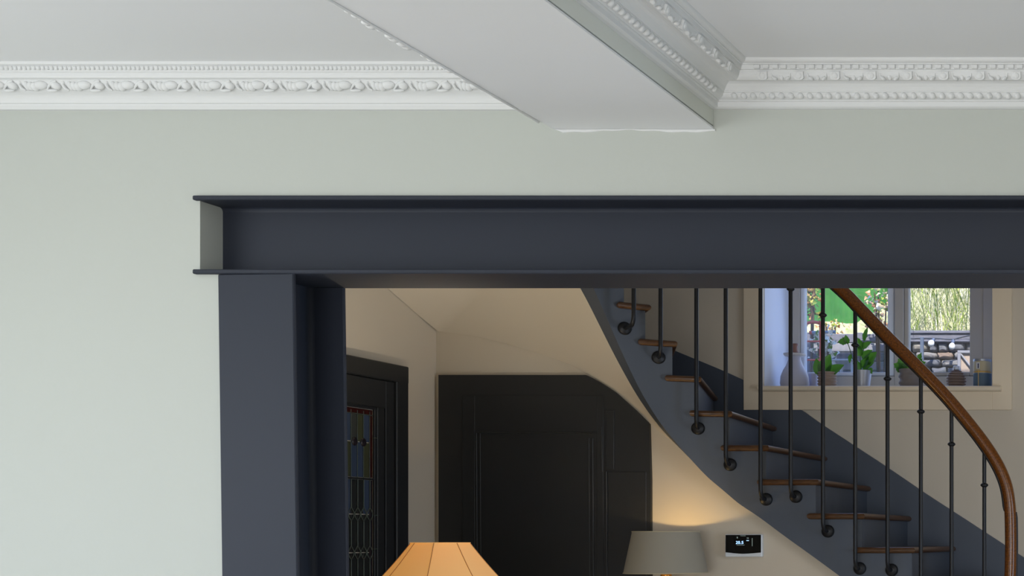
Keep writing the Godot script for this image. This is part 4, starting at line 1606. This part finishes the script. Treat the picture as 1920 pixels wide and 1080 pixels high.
func build_garden() -> void:
	var r := RandomNumberGenerator.new()
	r.seed = 21
	var yard := E - 1.2
	shell("ground", "paved yard behind the house", [[-9.0, 4.0, yard - 0.3, yard, BACK + 0.46, 10.4]], mat(Color(0.55, 0.53, 0.50), 0.95), "ground")
	# dry-stone wall holding the bank
	var wall := thing("stone_wall", "grey rubble stone garden wall under the timber edging", "wall", Vector3.ZERO, "", "structure")
	var back := new_st()
	dbox(back, -2.72, -1.2, yard, E + 1.43, 10.06, 10.35, 0.0)
	put("mortar", back, mat(Color(0.22, 0.225, 0.24), 0.95), wall)
	var tones := []
	for c in [Color(0.47, 0.475, 0.50), Color(0.54, 0.53, 0.53), Color(0.41, 0.42, 0.455), Color(0.58, 0.555, 0.52), Color(0.55, 0.48, 0.43)]:
		var m := mat(c, 0.9)
		bump(m, 0.06, 4.0, 5.0)
		tones.append(m)
	var y := E + 1.436
	while y > E + 0.86:
		var h := 0.040 + r.randf() * 0.034
		var x := -2.72 + r.randf() * 0.1
		while x < -1.75:
			var w := 0.08 + r.randf() * 0.15
			if r.randf() < 0.22:
				w *= 0.55
			var st := new_st()
			stone(st, Vector3(x + w / 2.0, y - h / 2.0, -10.05), Vector3(w - 0.012, h - 0.011, 0.10 + r.randf() * 0.03), r)
			put("stone", st, tones[r.randi() % 5], wall)
			x += w
		y -= h
	# timber edging with a cap rail
	var ed := thing("timber_edging", "weathered grey timber beam and cap along the wall's top", "edging", Vector3.ZERO, "", "structure")
	var gt := wood(Color(0.36, 0.365, 0.41), Color(0.52, 0.52, 0.57), 0.8, Vector3(1.0, 12.0, 12.0))
	for b in [[619.5, 625.0, 9.955, "cap"], [625.5, 636.5, 9.97, "beam"], [636.5, 641.0, 9.962, "lower_rail"]]:
		var st := new_st()
		dbox(st, -2.72, -1.2, P(0, b[1], b[2]).y, P(0, b[0], b[2]).y, b[2], 10.3, 0.004)
		put(b[3], st, gt, ed)
	# bank behind: rising ground, dry grass, green shoots
	var rows := []
	for i in 15:
		var dd := 10.2 + i * 0.55
		var row := PackedVector3Array()
		for j in 21:
			var x := -8.0 + j * 0.5
			row.append(Vector3(x, E + 1.50 + (dd - 10.2) * 0.80 + 0.10 * sin(x * 2.3 + dd * 1.7), -dd))
		rows.append(row)
	var st := new_st()
	grid(st, rows, false, Vector3.UP)
	var straw := mat(Color(0.88, 0.86, 0.78), 0.95)
	straw.albedo_texture = noise_tex(0.03, Color(0.62, 0.66, 0.46), Color(1, 0.98, 0.94), 512)
	straw.uv1_triplanar = true
	straw.uv1_scale = Vector3.ONE * 0.9
	tag(put("hillside", st, straw), "sunlit straw-coloured bank rising beyond the stone wall", "bank", "", "structure")
	blades("dry_grass", "long pale dry grass covering the sunlit bank", 2600, -2.74, -1.5, Color(0.97, 0.95, 0.90), Color(0.86, 0.84, 0.66), 0.32, 0.9, 3)
	blades("grass", "bright green grass tufts growing on the sunlit bank", 1500, -2.74, -1.5, Color(0.22, 0.36, 0.08), Color(0.72, 0.80, 0.28), 0.34, 0.55, 4)
	# festoon lights across the wall
	var fl := thing("festoon_lights", "string of white festoon bulbs on a cable across the stone wall", "lights")
	st = new_st()
	var line := PackedVector3Array()
	for q in [[1640, 641], [1700, 636], [1726, 634.5], [1756, 635], [1786, 636.5], [1800, 633], [1818, 629], [1860, 620]]:
		line.append(P(q[0], q[1], 9.86))
	tube(st, smooth_line(line, 4), 0.005, 6)
	put("cable", st, mat(Color(0.20, 0.22, 0.27), 0.6), fl)
	for q in [[1746.0, 643.5, 1751.0, 636.0], [1785.0, 649.0, 1787.5, 638.0]]:
		st = new_st()
		var c := P(q[0], q[1], 9.84)
		var top := P(q[2], q[3], 9.86)
		var ax := Basis(Quaternion(Vector3.UP, (top - c).normalized()))
		lathe(st, [[0.0001, -0.026], [0.014, -0.023], [0.022, -0.010], [0.023, 0.002], [0.017, 0.016], [0.010, 0.024], [0.0001, 0.026]], c, 14, ax)
		var bulb := put("bulb", st, mat(Color(0.93, 0.93, 0.92), 0.2), fl)
		st = new_st()
		tube(st, PackedVector3Array([c + (top - c) * 0.55, top]), 0.012, 8)
		put("socket", st, mat(Color(0.30, 0.36, 0.48), 0.5), bulb)
	st = new_st()
	dbox(st, P(1725, 0, 9.8).x, P(1731, 0, 9.8).x, yard, P(0, 632, 9.8).y, 9.8, 9.825, 0.002)
	tag(put("stake", st, mat(Color(0.33, 0.38, 0.46), 0.6)), "slim blue-grey metal stake standing before the stone wall", "stake")
	# pale board frame leaning in the corner of the right pane
	var fr := thing("wooden_frame", "pale board frame leaning before the stone wall, lower right of the window", "frame")
	var pale := mat(Color(0.56, 0.56, 0.59), 0.8)
	st = new_st()
	var fa := P(1795, 700, 9.7)
	var fb := P(1862, 657, 9.7)
	dbox(st, fa.x + 0.02, fb.x, fa.y - 0.3, fb.y - 0.015, 9.72, 9.735, 0.0)
	put("panel", st, mat(Color(0.70, 0.63, 0.58), 0.85), fr)
	for b in [[fa.x, fb.x, fb.y - 0.02, fb.y], [fa.x, fa.x + 0.022, fa.y - 0.3, fb.y - 0.02], [fb.x - 0.022, fb.x, fa.y - 0.3, fb.y - 0.02]]:
		st = new_st()
		dbox(st, b[0], b[1], b[2], b[3], 9.70, 9.74, 0.003)
		put("batten", st, pale, fr)
	st = new_st()
	var e0 := P(1799, 661, 9.71)
	var e1 := P(1822, 690, 9.71)
	tube(st, PackedVector3Array([e0, e1]), 0.008, 6)
	put("brace", st, pale, fr)
	for s in [0.0, 1.0]:
		st = new_st()
		var lx := lerpf(fa.x, fb.x - 0.03, s)
		dbox(st, lx, lx + 0.03, yard, fa.y - 0.29, 9.70, 9.74, 0.002)
		put("leg", st, pale, fr)

	# ---- left pane: grey board fence, green hedge, blossom, garden furniture
	var fence := thing("board_fence", "weathered grey board fence behind the white flowers", "fence")
	var k := 0
	for b in [[626, 642.5], [643.5, 659.5], [660.5, 677], [678, 694], [695, 712], [713, 730]]:
		st = new_st()
		dbox(st, -3.75, P(1668, 0, 9.6).x, P(0, b[1], 9.6).y, P(0, b[0], 9.6).y, 9.6, 9.63, 0.004)
		put("board", st, gt if k % 2 == 0 else pale, fence)
		k += 1
	for px in [1506.0, 1604.0, 1662.0]:
		st = new_st()
		var x := P(px, 0, 9.56).x
		dbox(st, x, x + 0.05, yard, P(0, 624, 9.56).y, 9.545, 9.6, 0.004)
		put("post", st, gt, fence)
	st = new_st()
	dbox(st, P(1612, 0, 9.5).x, P(1664, 0, 9.5).x, P(0, 642, 9.5).y, P(0, 638, 9.5).y, 9.5, 9.54, 0.002)
	put("rail", st, mat(Color(0.34, 0.33, 0.34), 0.7), fence)
	# hedge
	var leafy := mat(Color(0.22, 0.50, 0.21), 0.8)
	leafy.albedo_texture = noise_tex(0.015, Color(0.55, 0.75, 0.55), Color(1, 1, 0.9), 512)
	leafy.uv1_triplanar = true
	leafy.uv1_scale = Vector3.ONE * 0.8
	var hedge := thing("hedge", "smooth rounded green hedge seen through the left window pane", "hedge")
	st = new_st()
	var hr := []
	for i in 18:
		var v := i / 17.0
		var row := PackedVector3Array()
		for j in 33:
			var a := PI * j / 32.0
			var wob := 1.0 + 0.05 * sin(a * 9.0 + v * 7.0) + 0.035 * sin(a * 17.0 - v * 11.0)
			row.append(Vector3(-3.80 - 1.02 * cos(a) * (1.0 - 0.10 * v * v) * (1.0 + (wob - 1.0) * 0.5), yard + 3.7 * v, -(10.75 - 0.55 * sin(a) * (1.0 - 0.5 * v * v) * wob)))
		hr.append(row)
	grid(st, hr, false, Vector3(0, 0, 1))
	put("foliage", st, leafy, hedge)
	# shrubs with blossom
	blossom("flowering_shrub", "shrub with cream and pink blossom at the left pane's right edge", P(1652, 575, 9.38), Vector3(0.085, 0.20, 0.10), 120, [Color(0.95, 0.88, 0.72), Color(0.90, 0.66, 0.50), Color(0.98, 0.95, 0.90), Color(0.60, 0.66, 0.28)], 0.017, 31)
	blossom("flowering_shrub", "loose brown and yellow shrub at the left pane's upper left corner", P(1516, 556, 9.45), Vector3(0.085, 0.15, 0.12), 150, [Color(0.60, 0.48, 0.30), Color(0.42, 0.52, 0.18), Color(0.86, 0.82, 0.40), Color(0.74, 0.56, 0.40)], 0.020, 32)
	blossom("flowering_shrub", "white flowering bush before the grey fence", P(1546, 650, 9.40), Vector3(0.075, 0.12, 0.08), 170, [Color(0.97, 0.97, 0.93), Color(0.95, 0.95, 0.90), Color(0.35, 0.58, 0.16), Color(0.98, 0.96, 0.92)], 0.017, 33)
	blossom("flowering_shrub", "trailing spray of orange blossom hanging against the green hedge", P(1560, 612, 9.85), Vector3(0.11, 0.045, 0.05), 55, [Color(0.92, 0.62, 0.40), Color(0.95, 0.85, 0.60), Color(0.60, 0.66, 0.25)], 0.014, 34)
	# red garden chair
	var ch := thing("garden_chair", "red metal garden chair frame against the fence, far left", "chair")
	var red := mat(Color(0.82, 0.33, 0.26), 0.5)
	st = new_st()
	var loop := PackedVector3Array()
	for q in [[1509, 735], [1509, 640], [1510, 612], [1514, 606], [1524, 604], [1536, 606], [1539, 614], [1539, 735]]:
		loop.append(P(q[0], q[1], 9.30))
	tube(st, smooth_line(loop, 4), 0.011, 8)
	put("back_frame", st, red, ch)
	for q in [[640.0, 640.0], [675.0, 675.0]]:
		st = new_st()
		tube(st, PackedVector3Array([P(1509, q[0], 9.30), P(1539, q[1], 9.30)]), 0.007, 6)
		put("slat", st, red, ch)
	st = new_st()
	dbox(st, P(1509, 0, 9.3).x, P(1539, 0, 9.3).x, yard + 1.15, yard + 1.17, 8.95, 9.30, 0.004)
	put("seat", st, red, ch)
	for q in [[1510, 9.28], [1538, 9.28], [1510, 8.97], [1538, 8.97]]:
		st = new_st()
		var p := P(q[0], 0, q[1])
		tube(st, PackedVector3Array([Vector3(p.x, yard, p.z), Vector3(p.x, yard + 1.155, p.z)]), 0.011, 6)
		put("leg", st, red, ch)
	# white table
	var tb := thing("garden_table", "small white garden table between the plants, before the fence", "table")
	var wh := mat(Color(0.72, 0.74, 0.78), 0.6)
	st = new_st()
	var tc := P(1588, 676.5, 9.15)
	dbox(st, tc.x - 0.075, tc.x + 0.075, tc.y - 0.012, tc.y, 9.05, 9.25, 0.004)
	put("tabletop", st, wh, tb)
	for sx in [-0.06, 0.06]:
		for sz in [9.07, 9.23]:
			st = new_st()
			dbox(st, tc.x + sx - 0.009, tc.x + sx + 0.009, yard, tc.y - 0.012, sz - 0.009, sz + 0.009, 0.002)
			put("leg", st, wh, tb)
	# parasol pole lying along the fence top: grey-blue with a red end
	var pp := thing("rolled_awning", "rolled blue-grey awning with a red end lying on the fence top", "awning")
	st = new_st()
	tube(st, PackedVector3Array([P(1521, 623.5, 9.42), P(1566, 622.5, 9.42)]), 0.011, 10)
	put("roll", st, mat(Color(0.52, 0.60, 0.70), 0.7), pp)
	st = new_st()
	tube(st, PackedVector3Array([P(1518, 623.6, 9.42), P(1523, 623.5, 9.42)]), 0.0125, 10)
	put("end_cap", st, red, pp)


func stone(st: SurfaceTool, c: Vector3, s: Vector3, r: RandomNumberGenerator) -> void:
	# an uneven block: jittered corners, chamfered front
	var q := func(x: float, y: float, z: float, j: float) -> Vector3:
		return c + Vector3(x * s.x / 2.0 + (r.randf() - 0.5) * j, y * s.y / 2.0 + (r.randf() - 0.5) * j, z * s.z / 2.0 + (r.randf() - 0.5) * j * 0.6)
	var ring := [[-1, -1], [-0.2, -1], [1, -1], [1, 0.1], [1, 1], [0.15, 1], [-1, 1], [-1, -0.1]]
	var rows := []
	for z in [[-1.0, 1.0], [0.45, 1.0], [0.85, 0.86], [1.0, 0.62]]:
		var row := PackedVector3Array()
		for k in ring:
			row.append(q.call(k[0] * z[1], k[1] * z[1], z[0], 0.012))
		rows.append(row)
	grid(st, rows, true)
	var mid: Vector3 = q.call(0, 0, 1.08, 0.004)
	for k in 8:
		tri(st, mid, rows[3][k], rows[3][(k + 1) % 8], Vector3(0, 0, 1))


func blades(called: String, label: String, n: int, x0: float, x1: float, a: Color, b: Color, hgt: float, lean: float, sd: int) -> void:
	var r := RandomNumberGenerator.new()
	r.seed = sd
	var st := new_st()
	var rows := []
	for i in 6:
		var v := i / 5.0
		var w := 0.007 * (1.0 - v * 0.92)
		var y := sin(v * 1.2) / sin(1.2)
		rows.append(PackedVector3Array([Vector3(-w, y, v * v * 0.45), Vector3(0, y, v * v * 0.45 + 0.002), Vector3(w, y, v * v * 0.45)]))
	grid(st, rows, false, Vector3(0, 0, 1))
	var mm := MultiMesh.new()
	mm.transform_format = MultiMesh.TRANSFORM_3D
	mm.use_colors = true
	mm.mesh = st.commit()
	mm.instance_count = n
	for i in n:
		var x := lerpf(x0, x1, r.randf())
		var dd := 10.2 + pow(r.randf(), 1.5) * 3.2
		var y := E + 1.48 + (dd - 10.2) * 0.80 + 0.10 * sin(x * 2.3 + dd * 1.7)
		var s := hgt * (0.5 + r.randf() * 0.8)
		var bas := Basis(Vector3.UP, r.randf() * TAU) * Basis(Vector3.RIGHT, r.randf() * lean)
		mm.set_instance_transform(i, Transform3D(bas.scaled_local(Vector3(s * 1.7, s, s)), Vector3(x, y, -dd)))
		mm.set_instance_color(i, a.lerp(b, r.randf()).srgb_to_linear())
	var m := mat(Color.WHITE, 0.8)
	m.vertex_color_use_as_albedo = true
	m.backlight_enabled = true
	m.backlight = Color(0.3, 0.3, 0.15)
	var o := MultiMeshInstance3D.new()
	o.name = numbered(called)
	o.multimesh = mm
	o.material_override = m
	add_child(o)
	tag(o, label, "grass", "", "stuff")


func blossom(called: String, label: String, c: Vector3, s: Vector3, n: int, colors: Array, size: float, sd: int) -> void:
	var r := RandomNumberGenerator.new()
	r.seed = sd
	var root := thing(called, label, "shrub", Vector3(c.x, E - 1.2, c.z), "")
	var st := new_st()
	var top := c.y - (E - 1.2)
	for k in 6:
		var e := Vector3((r.randf() - 0.5) * s.x * 1.4, top + (r.randf() - 0.3) * s.y, (r.randf() - 0.5) * s.z)
		tube(st, smooth_line(PackedVector3Array([Vector3(0, 0, 0), Vector3(e.x * 0.2, top * 0.6, 0), e]), 4), 0.005, 5)
	put("stem", st, mat(Color(0.34, 0.26, 0.19), 0.9), root)
	# petals and small leaves: short cupped flakes, scattered
	st = new_st()
	for k in 3:
		var a := TAU * k / 3.0
		leaf(st, Vector3.ZERO, Vector3(cos(a), 0.35, sin(a)), 0.9, Vector3(0, 1, 0), 0.2)
	var mm := MultiMesh.new()
	mm.transform_format = MultiMesh.TRANSFORM_3D
	mm.use_colors = true
	mm.mesh = st.commit()
	mm.instance_count = n
	for i in n:
		var p := Vector3(r.randfn(0, 0.5) * s.x, r.randfn(0, 0.5) * s.y, r.randfn(0, 0.5) * s.z)
		var b := Basis(Vector3.UP, r.randf() * TAU) * Basis(Vector3.RIGHT, 0.6 + r.randf() * 0.9)
		mm.set_instance_transform(i, Transform3D(b.scaled(Vector3.ONE * size * (0.6 + 0.8 * r.randf())), Vector3(0, top, 0) + p))
		mm.set_instance_color(i, (colors[r.randi() % colors.size()] as Color).srgb_to_linear())
	var m := mat(Color.WHITE, 0.8)
	m.vertex_color_use_as_albedo = true
	var o := MultiMeshInstance3D.new()
	o.name = "blossom"
	o.multimesh = mm
	o.material_override = m
	root.add_child(o)
	o.set_meta("kind", "stuff")
